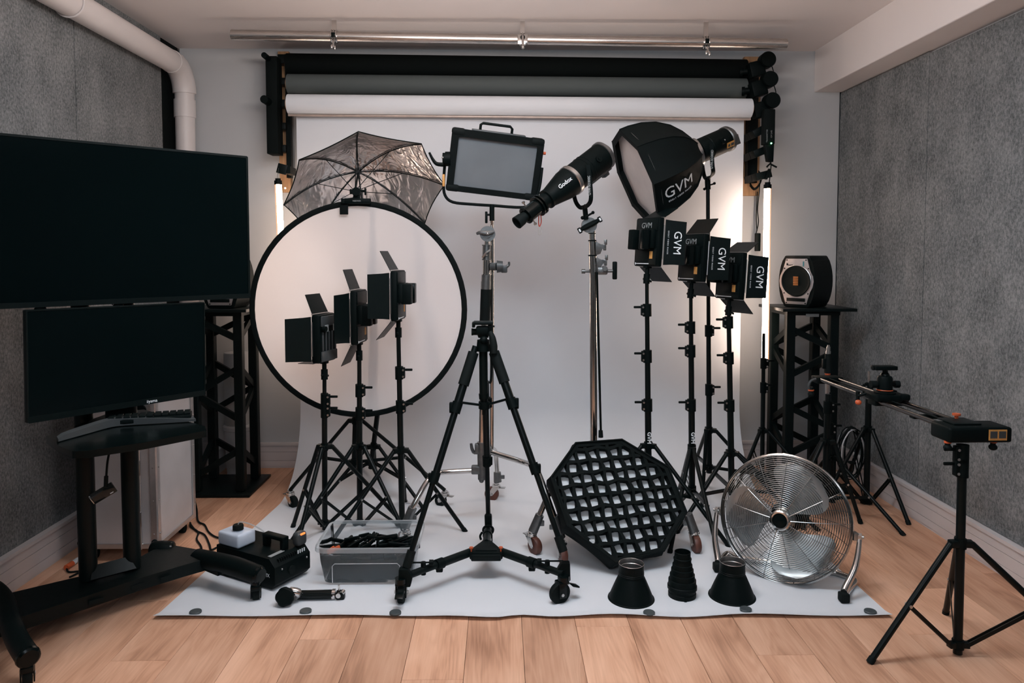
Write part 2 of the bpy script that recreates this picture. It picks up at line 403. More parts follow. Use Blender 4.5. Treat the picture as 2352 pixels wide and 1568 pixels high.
# ------------------------------------------------------------------ room shell
XL, XR, YB, YF, ZC = -1.87, 2.02, 4.42, -1.3, 2.48
def structure(name, mb, m): return mb.build(name, m, kind='structure', smooth=False)
fl = structure('floor', MB().box(((XL + XR) / 2, (YB + YF) / 2, -0.035), (XR - XL + 0.3, YB - YF + 0.3, 0.05)), M_['black_metal'])
PW, PLEN = 0.187, 1.38
pm = MB().box((0, 0, -0.005), (PW - 0.0012, PLEN - 0.0012, 0.01), b=0.0009, seg=1)
plank0 = pm.build('plank', M_['wood'], fl)
first = True
nrow = int((XR - XL) / PW) + 3
x0 = at(1065, 1568, 2.2).x
k0 = math.floor((XL - x0) / PW) - 1
offs = [0.15, 0.92, 0.55, 1.18, 0.33, 0.74, 1.05, 0.0, 0.62, 0.28, 0.86]
for i in range(nrow + 1):
    x = x0 + (k0 + i + 0.5) * PW
    if x - PW / 2 > XR + 0.05 or x + PW / 2 < XL - 0.05: continue
    y = YF - offs[i % 11] + 0.2
    while y < YB + 0.1:
        if y + PLEN > YF:
            o = plank0 if first else plank0.copy()
            if not first: COL.objects.link(o)
            o.location = (x, y + PLEN / 2, -0.0001 * (i % 3)); first = False
        y += PLEN
structure('wall_back', MB().box(((XL + XR) / 2, YB + 0.3, ZC / 2), (XR - XL + 0.4, 0.3, ZC + 0.2)).box(((XL + XR) / 2, YB + 0.075, ZC / 2), (XR - XL + 0.0, 0.15, ZC + 0.1)), M_['plaster'])
wl = structure('wall_left', MB().box((XL - 0.1, (YB + YF) / 2, ZC / 2), (0.15, YB - YF + 0.2, ZC + 0.1)), M_['plaster'])
wr = structure('wall_right', MB().box((XR + 0.1, (YB + YF) / 2, ZC / 2), (0.15, YB - YF + 0.2, ZC + 0.1)), M_['plaster'])
structure('wall_front', MB().box(((XL + XR) / 2, YF - 0.08, ZC / 2), (XR - XL + 0.3, 0.15, ZC + 0.1)), M_['paper_grey'])
structure('ceiling', MB().box(((XL + XR) / 2, (YB + YF) / 2, ZC + 0.06), (XR - XL + 0.3, YB - YF + 0.4, 0.12)), M_['ceiling'])
structure('trim_1', MB().box(((1.865 + XR) / 2 + 0.02, (YB + YF) / 2, (2.235 + ZC) / 2 + 0.005), (XR - 1.865 + 0.04, YB - YF, ZC - 2.235), b=0.006), M_['ceiling'])
FT = 0.022
def felt(parent, xs, y0, y1, z0, z1, rag=0.0):
    mb = MB()
    n = 90 if rag else 2
    for k in range(n - 1):
        pass
    rows_f, rows_b = [], []
    ys1 = [y1 - (random.random() ** 2) * rag for _ in range(n)]
    for k in range(n):
        z = z0 + (z1 - z0) * k / (n - 1)
        rows_f.append((xs, y0, ys1[k], z))
    for side in (0, 1):
        pass
    X0, X1 = xs
    vs = []
    for k in range(n):
        z = z0 + (z1 - z0) * k / (n - 1)
        vs += [V((X0, y0, z)), V((X1, y0, z)), V((X1, ys1[k], z)), V((X0, ys1[k], z))]
    fs = [(0, 1, 2, 3), tuple(4 * (n - 1) + i for i in (3, 2, 1, 0))]
    for k in range(n - 1):
        a, b = 4 * k, 4 * k + 4
        fs += [(a + i, a + (i + 1) % 4, b + (i + 1) % 4, b + i) for i in range(4)]
    mb._add(vs, fs)
    return mb.build('felt_panel', M_['felt'], parent, smooth=False)
LF, RF = XL - 0.024 + FT, XR + 0.024 - FT
felt(wl, (XL - 0.025, LF), 3.343, 4.18, 0.15, ZC)
felt(wl, (XL - 0.025, LF), 2.10, 3.337, 0.15, ZC)
MB().box((XL - 0.014, 4.30, 1.32), (0.010, 0.235, 2.32)).build('corner_shade_strip', M_['fabric'], wl)  # black strip put in for the shade between felt and corner
felt(wl, (XL - 0.025, LF), 0.86, 2.097, 0.15, ZC)
felt(wl, (XL - 0.025, LF), YF, 0.857, 0.15, ZC)
felt(wr, (RF, XR + 0.025), 3.503, 4.415, 0.155, 2.233, rag=0.012)
felt(wr, (RF, XR + 0.025), 2.26, 3.497, 0.155, 2.225)
felt(wr, (RF, XR + 0.025), 1.01, 2.257, 0.155, 2.225)
felt(wr, (RF, XR + 0.025), YF, 1.007, 0.155, 2.225)
def baseboard(name, fn):
    root = bpy.data.objects.new(name, None); COL.objects.link(root); root['kind'] = 'structure'
    mb = MB()
    for (z0, z1, d) in ((0.012, 0.045, 0.020), (0.047, 0.098, 0.020), (0.100, 0.135, 0.020), (0.137, 0.152, 0.026)):
        fn(mb, z0, z1, d)
    fn(mb, 0.0, 0.14, 0.016)
    me = mb.build(name, M_['trim'], kind='structure', smooth=False)
    bpy.data.objects.remove(root); me.name = name
    return me
baseboard('baseboard_left', lambda mb, a, b, d: mb.box((XL - 0.02 + (d + 0.02) / 2, (YB + YF) / 2, (a + b) / 2), (d + 0.02, YB - YF - 0.02, b - a)))
baseboard('baseboard_right', lambda mb, a, b, d: mb.box((XR + 0.02 - (d + 0.02) / 2, (YB + YF) / 2, (a + b) / 2), (d + 0.02, YB - YF - 0.02, b - a)))
baseboard('baseboard_back', lambda mb, a, b, d: mb.box(((XL + XR) / 2, YB - d / 2, (a + b) / 2), (XR - XL - 0.06, d, b - a)))

# white pipe in the left corner
pr = thing('drain_pipe', 'white painted pipe running along the ceiling corner and bending down the left wall', 'pipe', (-1.80, 4.3, 0))
px_, pz_, py_ = -1.80, 2.337, 4.315
MB().tube([(px_, YF, pz_), (px_, 4.16, pz_)], 0.060, 24).build('ceiling_run', M_['white_paint'], pr, True)
el = [V((px_, 4.14, pz_))] + [V((px_, 4.17 + 0.14 * math.sin(a), pz_ - 0.14 + 0.14 * math.cos(a))) for a in [PI / 2 * k / 10 for k in range(11)]]
MB().tube(el, 0.063, 24).build('elbow', M_['white_paint'], pr, True)
MB().tube([(px_, 4.31, pz_ - 0.13), (px_, 4.31, 0.0)], 0.053, 24).tube([(px_, 4.31, 2.16), (px_, 4.31, 2.06)], 0.059, 24).build('downpipe', M_['white_paint'], pr, True)
cb = MB(); cb.torus((px_, 3.18, pz_), (0, 1, 0), 0.064, 0.004, 32, 8).cyl((px_, 3.18, pz_ + 0.05), (px_, 3.18, ZC), 0.005, seg=8)
cb.box((px_ + 0.055, 3.18, pz_ + 0.02), (0.03, 0.02, 0.008)).box((px_ + 0.055, 3.18, pz_ + 0.032), (0.03, 0.02, 0.006))
cb.build('pipe_clamp', M_['white_paint'], pr, True)

# ------------------------------------------------------------------ ceiling pipe with clamps
py = 3.88
a = at(532, 80, py); b = at(1806, 101, py)
zp = (a.z + b.z) / 2
cp = thing('background_support_pipe', 'long bare aluminium pipe hanging level just under the ceiling above the paper rolls', 'pipe', (0.1, py, zp))
MB().tube([(a.x, py, a.z), (b.x, py, b.z)], 0.0265, 24).build('pipe', M_['alu_pipe'], cp, True)
def pipe_clamp(px, flat):
    c = at(px, 88, py); f = (c.x - a.x) / (b.x - a.x); c.z = a.z + (b.z - a.z) * f
    mb = MB()
    mb.torus(c, (1, 0, 0), 0.030, 0.005, 24, 6).torus(c + V((0.012, 0, 0)), (1, 0, 0), 0.030, 0.005, 24, 6).torus(c - V((0.012, 0, 0)), (1, 0, 0), 0.030, 0.005, 24, 6)
    mb.box((c.x, py, (c.z + 0.03 + ZC) / 2), (0.022, 0.012, max(0.01, ZC - c.z - 0.03)))
    o = mb.build('pipe_hanger', CH, cp, True)
    m2 = MB()
    if flat:
        m2.box((c.x, py - 0.034, c.z - 0.008), (0.052, 0.006, 0.050), b=0.002).cyl((c.x, py - 0.07, c.z - 0.055), (c.x, py - 0.05, c.z + 0.005), 0.006, seg=10).sphere((c.x, py - 0.07, c.z - 0.058), 0.009)
        m2.build('locking_plate', CH, o, True)
        MB().cyl((c.x, py - 0.045, c.z), (c.x, py - 0.036, c.z), 0.012, seg=16).build('bolt_hole', BLK, o, True)
    else:
        m2.cyl((c.x, py - 0.03, c.z - 0.03), (c.x + 0.004, py - 0.04, c.z - 0.06), 0.005, seg=8)
        m2.sphere((c.x - 0.006, py - 0.04, c.z - 0.062), 0.008, (0.7, 0.5, 1.5)).sphere((c.x + 0.010, py - 0.04, c.z - 0.068), 0.008, (0.7, 0.5, 1.5))
        m2.build('wing_nut', CH, o, True)
        MB().box((c.x, py - 0.032, c.z), (0.018, 0.006, 0.024), b=0.002).build('bolt_plate', BLK, o, True)
pipe_clamp(768, False); pipe_clamp(1200, True); pipe_clamp(1621, False)

# ------------------------------------------------------------------ backdrop rolls
def roll(name, label, xl, xr, yl, yr, Y, r, m, drop, core=True, drop_y=None):
    A = at(xl, yl, Y); B = at(xr, yr, Y)
    t = thing(name, label, 'paper roll', ((A.x + B.x) / 2, Y, (A.z + B.z) / 2))
    MB().tube([A, B], r, 28).build('roll', m, t, True)
    for P, s in ((A, -1), (B, 1)):
        MB().cyl(P, P + V((s * 0.010, 0, 0)), 0.030, seg=20).build('cardboard_core', M_['pine'], t, True)
    if drop:
        yd = Y + r * 0.92
        MB().box(((A.x + B.x) / 2, yd, (A.z + B.z) / 2 - drop / 2), (B.x - A.x - 0.02, 0.002, drop)).build('hanging_edge', m, t, True)
    return t, A, B
roll('black_backdrop_roll', 'thick black paper roll, topmost of the three backdrop rolls', 660, 1712, 148, 162, 4.335, 0.062, M_['paper_black'], 0.0)
roll('grey_backdrop_roll', 'dark grey paper roll between the black roll and the white roll', 662, 1712, 193, 203, 4.27, 0.055, M_['paper_grey'], 0.10)
RY, RR = 4.12, 0.053
bt, A, B = roll('white_backdrop_roll', 'white seamless paper roll, lowest of three, its sheet sweeping down over the floor', 662, 1724, 239, 249, RY, RR, M_['paper_white'], 0.0)
# sweep of the sheet: down from the roll's back, round to the floor, forward
fe = [(352, 1423), (520, 1421), (690, 1422), (850, 1419), (1000, 1422), (1130, 1426), (1200, 1418), (1280, 1422), (1400, 1419), (1560, 1423), (1700, 1418), (1850, 1420), (2050, 1420)]
xa, xb = A.x + 0.03, B.x - 0.02
xfa, xfb = ground(352, 1423).x, ground(2050, 1420).x
NU = 60
def front_y(u):
    px = 352 + (2050 - 352) * u
    for i in range(len(fe) - 1):
        if fe[i][0] <= px <= fe[i + 1][0]:
            f = (px - fe[i][0]) / (fe[i + 1][0] - fe[i][0]); f = f * f * (3 - 2 * f)
            return ground(px, fe[i][1] + (fe[i + 1][1] - fe[i][1]) * f).y
    return ground(px, 1421).y
yback = RY + RR - 0.004
prof = []                       # (kind, s)
rows = []
RC = 0.42
zt = (A.z + B.z) / 2
for k in range(14):             # vertical drop
    prof.append(('v', yback, zt - 0.0 - (zt - RC) * k / 13))
for k in range(1, 17):
    an = PI / 2 * k / 16
    prof.append(('c', yback - RC * (1 - math.cos(an)), RC * (1 - math.sin(an)) + 0.004))
for p_ in [0.94 * k / 20 for k in range(1, 21)] + [0.955, 0.965, 0.975, 0.985, 0.993, 1.0]:
    prof.append(('f', p_, 0.0035))
for kind, p, z in prof:
    row = []
    for j in range(NU + 1):
        u = j / NU
        if kind == 'f':
            yf = front_y(u); y = (yback - RC) + (yf - (yback - RC)) * p
            g = p
            x = (xa + (xb - xa) * u) * (1 - g) + (xfa + (xfb - xfa) * u) * g
            zz = z + (max(0, p - 0.955) / 0.045) ** 1.6 * (0.009 + 0.003 * math.sin(u * 31 + 1))
        else:
            x = xa + (xb - xa) * u; y = p
            zz = z + 0.04 * (u - 0.5) * (1 if kind == 'v' and z > 0.5 else 0) * 0
            if kind == 'v': y += 0.006 * math.sin(u * 7 + z * 1.5) * (1 - abs(z - 1.2) / 1.2)
        row.append(V((x, y, zz)))
    rows.append(row)
MB().grid(rows, 0.0015).build('paper_sheet', M_['paper_white'], bt, True)
MB().tube([(A.x, RY - 0.0, A.z - RR - 0.006), (B.x, RY, B.z - RR - 0.006)], 0.007, 10).build('bottom_batten', M_['beige_lining'], bt, True)

# grey discs holding the front edge down
dsc = [(449, 1406, 'grey disc at the left corner of the white paper, below the cart wheel'),
       (702, 1404, 'grey disc on the paper in front of the black jointed arm'),
       (908, 1408, 'grey disc on the paper in front of the left tripod dolly wheel'),
       (1491, 1408, 'grey disc on the paper between the left reflector and the snoot'),
       (1713, 1400, 'grey disc on the paper in front of the right reflector'),
       (1999, 1405, 'grey disc at the right corner of the white paper beside the fan foot')]
d0 = None
for px, pyy, lab in dsc:
    g = ground(px, pyy, 0.012)
    if d0 is None:
        d0 = MB().lathe([(0.0195, 0), (0.021, 0.001), (0.021, 0.006), (0.0195, 0.0075)], cap0=True, cap1=True, seg=28).build('disc_weight', M_['magnet'])
        o = d0
    else:
        o = d0.copy(); COL.objects.link(o)
    o.location = (g.x, g.y, 0.0105)
    tag(o, lab, 'weight', 'grey discs along the front edge of the paper')

# ================================================================== racks at both ends of the rolls
def box_px(mb, x0, y0, x1, y1, Y, d, b=0.0):     # upright box whose front face spans those pixels at depth Y
    p, q = at(x0, y0, Y), at(x1, y1, Y)
    mb.box(((p.x + q.x) / 2, Y + d / 2, (p.z + q.z) / 2), (abs(q.x - p.x), d, abs(q.z - p.z)), b=b)
    return mb
rk = thing('roll_bracket', 'black metal hook strip on a pine board at the left end of the paper rolls', 'bracket', at(655, 440, 4.40))
box_px(MB(), 638, 118, 668, 441, 4.375, 0.045).build('pine_board', M_['pine'], rk, True)
box_px(MB(), 654, 124, 669, 408, 4.335, 0.04).build('metal_strip', BM, rk, True)
for i, (yy, y2_) in enumerate(((124, 145), (178, 194), (228, 245), (281, 297), (332, 349))):
    mb = box_px(MB(), 637, yy, 656, y2_, 4.30, 0.07, 0.003)
    mb.build('hook_arm', BM, rk, True)
c = at(648, 388, 4.18)
mb = MB(); mb.box(c, (0.055, 0.012, 0.055), M=T(c) @ Ry(15) @ T(-c), b=0.003).box(c + V((0.03, 0.06, -0.005)), (0.03, 0.12, 0.04))
mb.build('hook_arm', BM, rk, True)
MB().cyl(at(655, 432, 4.372), at(655, 432, 4.365), 0.006, seg=10).build('screw', ST, rk, True)
ch = thing('roller_chain_housing', 'tall narrow black cover hanging at the left end of the rolls above the lit tube', 'cover', at(629, 352, 4.2))
box_px(MB(), 609, 128, 639, 353, 4.22, 0.10, 0.004).build('cover', M_['fabric'], ch, True)
m = MB()
for yy in (132, 232):
    c = at(613, yy, 4.20); MB().cyl(c + V((0, -0.05, 0)), c + V((0, 0.05, 0)), 0.022 if yy > 200 else 0.016, seg=20).build('end_cap', BLK, ch, True)

rr = thing('roll_bracket', 'black metal hook strip on a pine board at the right end of the paper rolls', 'bracket', at(1730, 440, 4.40))
box_px(MB(), 1710, 130, 1743, 449, 4.385, 0.035).build('pine_board', M_['pine'], rr, True)
box_px(MB(), 1721, 150, 1739, 420, 4.335, 0.05).build('metal_strip', BM, rr, True)
for yy in (310, 359, 408):
    c = at(1723, yy, 4.333); MB().cyl(c, c + V((0, -0.004, 0)), 0.005, seg=10).build('screw', ST, rr, True)
for yy, xx, rot in ((303, 1741, -28), (350, 1743, -22), (404, 1748, -14)):
    c = at(xx, yy, 4.19); MB().box((0, 0, 0), (0.088, 0.10, 0.042), M=T(c) @ Ry(rot), b=0.003).box((-0.03, 0.09, 0), (0.03, 0.12, 0.04), M=T(c) @ Ry(rot)).build('hook_arm', BM, rr, True)
MB().box((0, 0, 0), (0.012, 0.02, 0.06), M=T(at(1763, 400, 4.13)) @ Ry(20)).build('hook_tip', BM, rr, True)
for n, (xx, yy, Y) in enumerate(((1765, 136, 4.16), (1770, 181, 4.13), (1775, 230, 4.10))):
    lab = ('uppermost of the three black round roller motors at the right end of the rolls',
           'middle one of the three black round roller motors at the right end of the rolls',
           'lowest of the three black round roller motors, above the box with the green light')[n]
    c = at(xx, yy, Y)
    t = thing('roller_motor', lab, 'motor', c, 'black roller motors')
    MB().cyl(c, c + V((0, 0.055, 0)), 0.044, seg=28).cyl(c + V((0, -0.008, 0)), c + V((0, 0.0, 0)), 0.040, 0.044, seg=28).build('drum', BLK, t, True)
    MB().box((0, 0, 0), (0.085, 0.07, 0.085), M=T(c + V((-0.052, 0.05, -0.045))) @ Ry(-14), b=0.008).build('housing', BLK, t, True)
    MB().cyl(c + V((-0.06, 0.07, -0.045)), c + V((-0.125, 0.09, -0.05)), 0.018, seg=14).cyl(c + V((-0.115, 0.088, -0.05)), c + V((-0.13, 0.092, -0.05)), 0.026, seg=14).build('spindle', BLK, t, True)
    if n < 2:
        MB().tube([c + V((0.035, 0.04, -0.03)), c + V((0.042, 0.03, -0.07)), c + V((0.03, 0.03, -0.10)), c + V((0.0, 0.03, -0.125))], 0.003, 6, smooth=5).build('motor_cable', M_['rubber'], t, True)
cx = thing('motor_control_box', 'slim black control box with a small green light at the right end of the rolls', 'box', at(1768, 372, 4.08))
box_px(MB(), 1756, 250, 1780, 331, 4.06, 0.05, 0.004).build('box', M_['fabric'], cx, True)
A_, B_ = at(1757, 331, 4.07), at(1778, 331, 4.07); C_, D_ = at(1776, 372, 4.07), at(1763, 370, 4.07)
vs = [(p.x, p.z) for p in (D_, C_, B_, A_)]
MB().prism(vs, 0.04, MX((0, 4.105, 0), (1, 0, 0), (0, 0, 1)), b=0.003).build('lower_box', BLK, cx, True)
cg = at(1771.5, 329, 4.055); MB().sphere(cg, 0.0045).build('status_light', M_['led_green'], cx, True)
mz = MX(at(1762, 312, 4.058), (0, 0, 1), (-1, 0, 0)); lettering('TRANSMITTER', 0.011, mz, cx, M_['print_grey'], True)
mz = MX(at(1772, 308, 4.058), (0, 0, 1), (-1, 0, 0)); lettering('12V 2.4G', 0.011, mz, cx, M_['print_grey'], True)
MB().tube([at(1769, 371, 4.08), at(1771, 378, 4.08), at(1769, 400, 4.08), at(1766, 426, 4.05)], 0.003, 6, smooth=5).build('cable', M_['rubber'], cx, True)
MB().tube([at(1769, 376, 4.08), at(1776, 380, 4.06), at(1784, 384, 4.06)], 0.005, 6).build('plug', M_['rubber'], cx, True)
MB().tube([at(1769, 376, 4.08), at(1764, 380, 4.06), at(1761, 384, 4.06)], 0.005, 6).build('plug', M_['rubber'], cx, True)
cc = thing('cable_loop', 'coiled black cables tied at the foot of the right hook strip, hanging down the wall', 'cable', at(1735, 430, 4.3))
for k in range(3):
    MB().tube([at(1722, 418 + k * 4, 4.30), at(1732, 432 + k * 2, 4.27), at(1744, 422 + k * 2, 4.27), at(1750, 405, 4.28), at(1742, 398 - k * 3, 4.30)], 0.003, 6, smooth=5).build('coil', M_['rubber'], cc, True)
MB().tube([at(1746, 410, 4.28), at(1744, 440, 4.33), at(1740, 480, 4.33), at(1742, 510, 4.33), at(1737, 535, 4.30)], 0.003, 6, smooth=6).build('hanging_cable', M_['rubber'], cc, True)
MB().tube([at(1740, 440, 4.33), at(1737, 500, 4.34), at(1739, 530, 4.33)], 0.003, 6, smooth=6).build('hanging_cable', M_['rubber'], cc, True)
MB().box((0, 0, 0), (0.028, 0.03, 0.105), M=T(at(1740, 556, 4.30)), b=0.004).build('cable_end_box', BLK, cc, True)

# ================================================================== lit tubes
def led_tube(label, x0, y0, x1, y1, Y, side, extra=None):
    a, b = at(x0, y0, Y), at(x1, y1, Y)
    t = thing('led_tube', label, 'light tube', b, 'hanging light tubes')
    ax = (a - b).normalized(); r = 0.0185
    n = 14
    # glowing half towards the paper, frosted edge strip on the outer side
    def arc(a0, a1, rr, mm, nm):
        vs = []; fs = []
        u = V((1, 0, 0)); w = V((0, -1, 0))
        for p in (a, b):
            for k in range(n + 1):
                th = math.radians(a0 + (a1 - a0) * k / n)
                vs.append(p + (u * math.cos(th) * side + w * math.sin(th)) * rr)
        for k in range(n): fs.append((k, k + 1, n + 2 + k, n + 1 + k))
        mb = MB(); mb._add(vs, fs); return mb.build(nm, mm, t, True)
    arc(-115, 115, r, M_['tube_glow'], 'diffuser_tube')
    arc(115, 245, r, M_['tube_dim'], 'housing')
    mb = MB().cyl(a, a + ax * 0.022, r * 1.12, seg=18).cyl(a + ax * 0.022, a + ax * 0.034, r * 0.8, seg=14)
    mb.build('end_cap', BLK, t, True)
    MB().cyl(b, b - ax * 0.03, r * 1.12, seg=18).build('end_cap', BLK, t, True)
    return t, a, b, ax
t, a, b, ax = led_tube('lit light tube hanging from the left hook strip beside the silver umbrella', 639, 424, 655, 800, 4.10, 1)
MB().tube([a + ax * 0.03, at(637, 405, 4.12), at(640, 386, 4.16)], 0.0012, 5).build('hanging_wire', ST, t, True)
t, a, b, ax = led_tube('long lit light tube on the right, hanging beside the speaker tower', 1763, 433, 1757.5, 828, 4.02, -1)
lm = bpy.data.lights

# ================================================================== truss towers and speakers
def truss(name, label, fx0, fx1, Yf, Yb, ztop, plate, idx):
    # fx0, fx1: x of the front posts' centres
    t = thing(name, label, 'speaker stand', ((fx0 + fx1) / 2, (Yf + Yb) / 2, 0), 'black truss speaker stands')
    zt = ztop
    MB().box(((plate[0] + plate[1]) / 2, (plate[2] + plate[3]) / 2, 0.009), (plate[1] - plate[0], plate[3] - plate[2], 0.014), b=0.002).build('base_plate', BM, t, True)
    MB().box(((plate[0] + plate[1]) / 2, (plate[2] + plate[3]) / 2, zt - 0.008), (plate[1] - plate[0], plate[3] - plate[2], 0.016), b=0.002).build('top_plate', BM, t, True)
    MB().box(((fx0 + fx1) / 2, (Yf + Yb) / 2, zt - 0.028), (fx1 - fx0 + 0.05, Yb - Yf + 0.05, 0.022)).build('under_frame', BM, t, True)
    P = [(fx0, Yf), (fx1, Yf), (fx1, Yb), (fx0, Yb)]
    for x, y in P:
        MB().box((x, y, (zt - 0.02) / 2 + 0.007), (0.046, 0.046, zt - 0.04), b=0.004, seg=1).build('post', BM, t, True)
    sz = 0.046
    def brace(p, q, z0, z1):
        A = V((p[0], p[1], z0)); B = V((q[0], q[1], z1)); d = (B - A)
        nrm = V((0, 1, 0)) if abs(d.x) > abs(d.y) else V((1, 0, 0))
        m = MX((A + B) / 2, d, nrm)
        MB().box((0, 0, 0), (d.length - 0.02, 0.02, 0.032), M=m).build('brace', BM, t, True)
    for (i, j, off) in ((0, 1, 0), (1, 2, 1), (2, 3, 0), (3, 0, 1)):
        p, q = P[i], P[j]
        if off: p, q = q, p
        zz = (((0.945, 0.83), (0.54, 0.68), (0.54, 0.40), (0.10, 0.24)), ((0.885, 0.775), (0.63, 0.75), (0.46, 0.345), (0.20, 0.315)))[idx]
        for z0_, z1_ in zz: brace(p, q, z0_, z1_)
    return t
trL = truss('truss_speaker_stand', 'black truss tower with a square base plate behind the large screen', -1.62, -1.385, 3.93, 4.16, 0.995, (-1.73, -1.32, 3.86, 4.23), 0)
trR = truss('truss_speaker_stand', 'black truss tower on the right carrying the visible silver fronted speaker', 1.555, 1.79, 3.93, 4.16, 0.995, (1.49, 1.885, 3.86, 4.23), 1)
MB().box((0, 0, 0), (0.07, 0.004, 0.016), M=T(at(1866, 724, 3.903)), b=0.001).build('name_plate', M_['print_grey'], trR, True)

def speaker(label, M):
    t = thing('studio_speaker', label, 'speaker', M, 'silver fronted speakers')
    w, h, d = 0.205, 0.278, 0.20
    def side(f=1.0):
        pts = []
        n = 10
        for k in range(n + 1):
            z = -h / 2 + h * k / n; x = (w / 2) - 0.032 * (abs(2 * k / n - 1) ** 2.2)
            pts.append((x * f, z * f))
        return pts + [(-x, z) for x, z in reversed(pts)]
    MB().prism(side(), d, MX((0, d / 2, h / 2), (1, 0, 0), (0, 0, 1)), b=0.007).build('cabinet', M_['black_metal'], t)
    bw, bh = 0.125, 0.245
    pl = [(-0.060, -bh / 2), (0.060, -bh / 2), (0.078, -0.055), (0.093, -0.03), (0.097, 0), (0.093, 0.03), (0.078, 0.055), (0.060, bh / 2), (-0.060, bh / 2), (-0.078, 0.055), (-0.093, 0.03), (-0.097, 0), (-0.093, -0.03), (-0.078, -0.055)]
    bf = MB().prism(pl, 0.006, MX((0, -d / 2 + 0.001, h / 2), (1, 0, 0), (0, 0, 1)), b=0.0015).build('baffle', M_['silver_paint'], t)
    Mf = MX((0, -d / 2 - 0.005, h / 2 + 0.003), (1, 0, 0), (0, 0, 1))
    MB().lathe([(0.086, 0.0), (0.085, 0.003), (0.083, 0.004), (0.082, 0.002)], Mf, 40).build('trim_ring', ST, bf)
    MB().lathe([(0.0825, 0.002), (0.078, 0.005), (0.072, 0.003), (0.062, 0.0015), (0.040, 0.001), (0.020, 0.001), (0.018, 0.002), (0.0, 0.002)], Mf, 40).build('woofer_cone', BLK, bf)
    rb = MB()
    for k in range(5): rb.box((0.0, -0.020 + k * 0.010, 0.004), (0.028, 0.0065, 0.003), M=Mf)
    rb.build('ribbon_tweeter', M_['copper'], bf, kind='stuff')
    MB().box((0, -d / 2 - 0.0058, h / 2 - 0.098), (0.105, 0.003, 0.018), b=0.0012).build('port_slot', BLK, bf)
    for x, z in ((-0.054, 0.115), (0.054, 0.115), (-0.068, 0.07), (0.068, 0.07), (-0.068, -0.064), (0.068, -0.064), (-0.054, -0.116), (0.054, -0.116)):
        MB().cyl((x, -d / 2 - 0.0045, h / 2 + z), (x, -d / 2 - 0.0065, h / 2 + z), 0.0038, seg=10).build('screw', BLK, bf)
    MB().box((-0.038, -d / 2 - 0.0056, h / 2 + 0.088), (0.036, 0.0015, 0.004)).box((-0.052, -d / 2 - 0.0056, h / 2 + 0.094), (0.008, 0.0015, 0.008)).build('badge', BLK, bf)
    MB().box((0.040, -d / 2 - 0.0056, h / 2 + 0.095), (0.007, 0.002, 0.026)).build('teal_mark', M_['teal'], bf)
    return t
speaker('black studio monitor with silver baffle and orange ribbon driver on the right truss tower', T(at(1853, 702, 4.0).x, 4.02, 0.996) @ Rz(-50))
speaker('black studio monitor mostly hidden by the large screen, only its slotted silver base showing', T(at(522, 702, 4.0).x, 4.02, 0.996) @ Rz(-4))

# ================================================================== flight case, buckets, cables behind the cart
fc = thing('flight_case', 'tall riveted aluminium flight case standing behind the screen cart', 'case', (-1.60, 3.24, 0))
x0, x1, y0, y1, z0, z1 = -1.755, -1.425, 3.05, 3.43, 0.055, 0.76
MB().box(((x0 + x1) / 2, (y0 + y1) / 2, (z0 + z1) / 2), (x1 - x0 - 0.006, y1 - y0 - 0.006, z1 - z0 - 0.006)).build('body', M_['case_alu'], fc, True)
def strip(c, d): MB().box(c, d, b=0.002, seg=1).build('edging', M_['case_edge'], fc, True)
e = 0.028
for x in (x0, x1):
    for y in (y0, y1):
        sx = 1 if x == x0 else -1; sy = 1 if y == y0 else -1
        strip((x + sx * e / 2, y, (z0 + z1) / 2), (e, 0.005, z1 - z0)); strip((x, y + sy * e / 2, (z0 + z1) / 2), (0.005, e, z1 - z0))
for z in (z0 + e / 2, z1 - e / 2):
    strip(((x0 + x1) / 2, y0, z), (x1 - x0, 0.004, e * 0.8)); strip((x1, (y0 + y1) / 2, z), (0.004, y1 - y0, e * 0.8))
strip((-1.505, y0 - 0.002, (z0 + z1) / 2), (0.03, 0.006, z1 - z0))
for z in (z1 - 0.13, 0.40, 0.185):
    lt = MB().box((-1.500, y0 - 0.007, z), (0.026, 0.006, 0.062), b=0.002).box((-1.500, y0 - 0.012, z), (0.012, 0.006, 0.045), b=0.002).build('latch', ST, fc, True)
kn = at(322, 942, 3.04); MB().lathe([(0.0, 0.004), (0.024, 0.004), (0.026, 0)], MX(kn, (1, 0, 0), (0, 0, 1)), 24).build('lock', BLK, fc, True)
MB().box((kn.x, 3.043, kn.z), (0.075, 0.004, 0.075), b=0.002).build('lock_plate', ST, fc, True)
for z in [0.12 + 0.14 * k for k in range(5)]:
    for (x, y) in ((x0 + 0.014, y0 - 0.004), (x1 - 0.014, y0 - 0.004), (x1 + 0.004, y0 + 0.014), (x1 + 0.004, y1 - 0.014)):
        MB().sphere((x, y, z), 0.0035, u=8, v=5).build('rivet', ST, fc, True)
for x, y in ((x0 + 0.04, y0 + 0.05), (x1 - 0.04, y0 + 0.05), (x1 - 0.04, y1 - 0.05)):
    ca = MB().box((x, y, 0.052), (0.05, 0.05, 0.01)).box((x, y, 0.035), (0.012, 0.045, 0.03)).build('caster', BM, fc, True)
    MB().cyl((x - 0.012, y, 0.02), (x + 0.012, y, 0.02), 0.02, seg=16).build('wheel', M_['rubber'], ca, True)
MB().sphere((x1 - 0.012, y0 - 0.004, z0 + 0.03), 0.014, (1, .5, 1)).build('corner_bumper', M_['rubber'], fc, True)
MB().sphere((x0 + 0.012, y0 - 0.004, z0 + 0.03), 0.014, (1, .5, 1)).build('corner_bumper', M_['rubber'], fc, True)

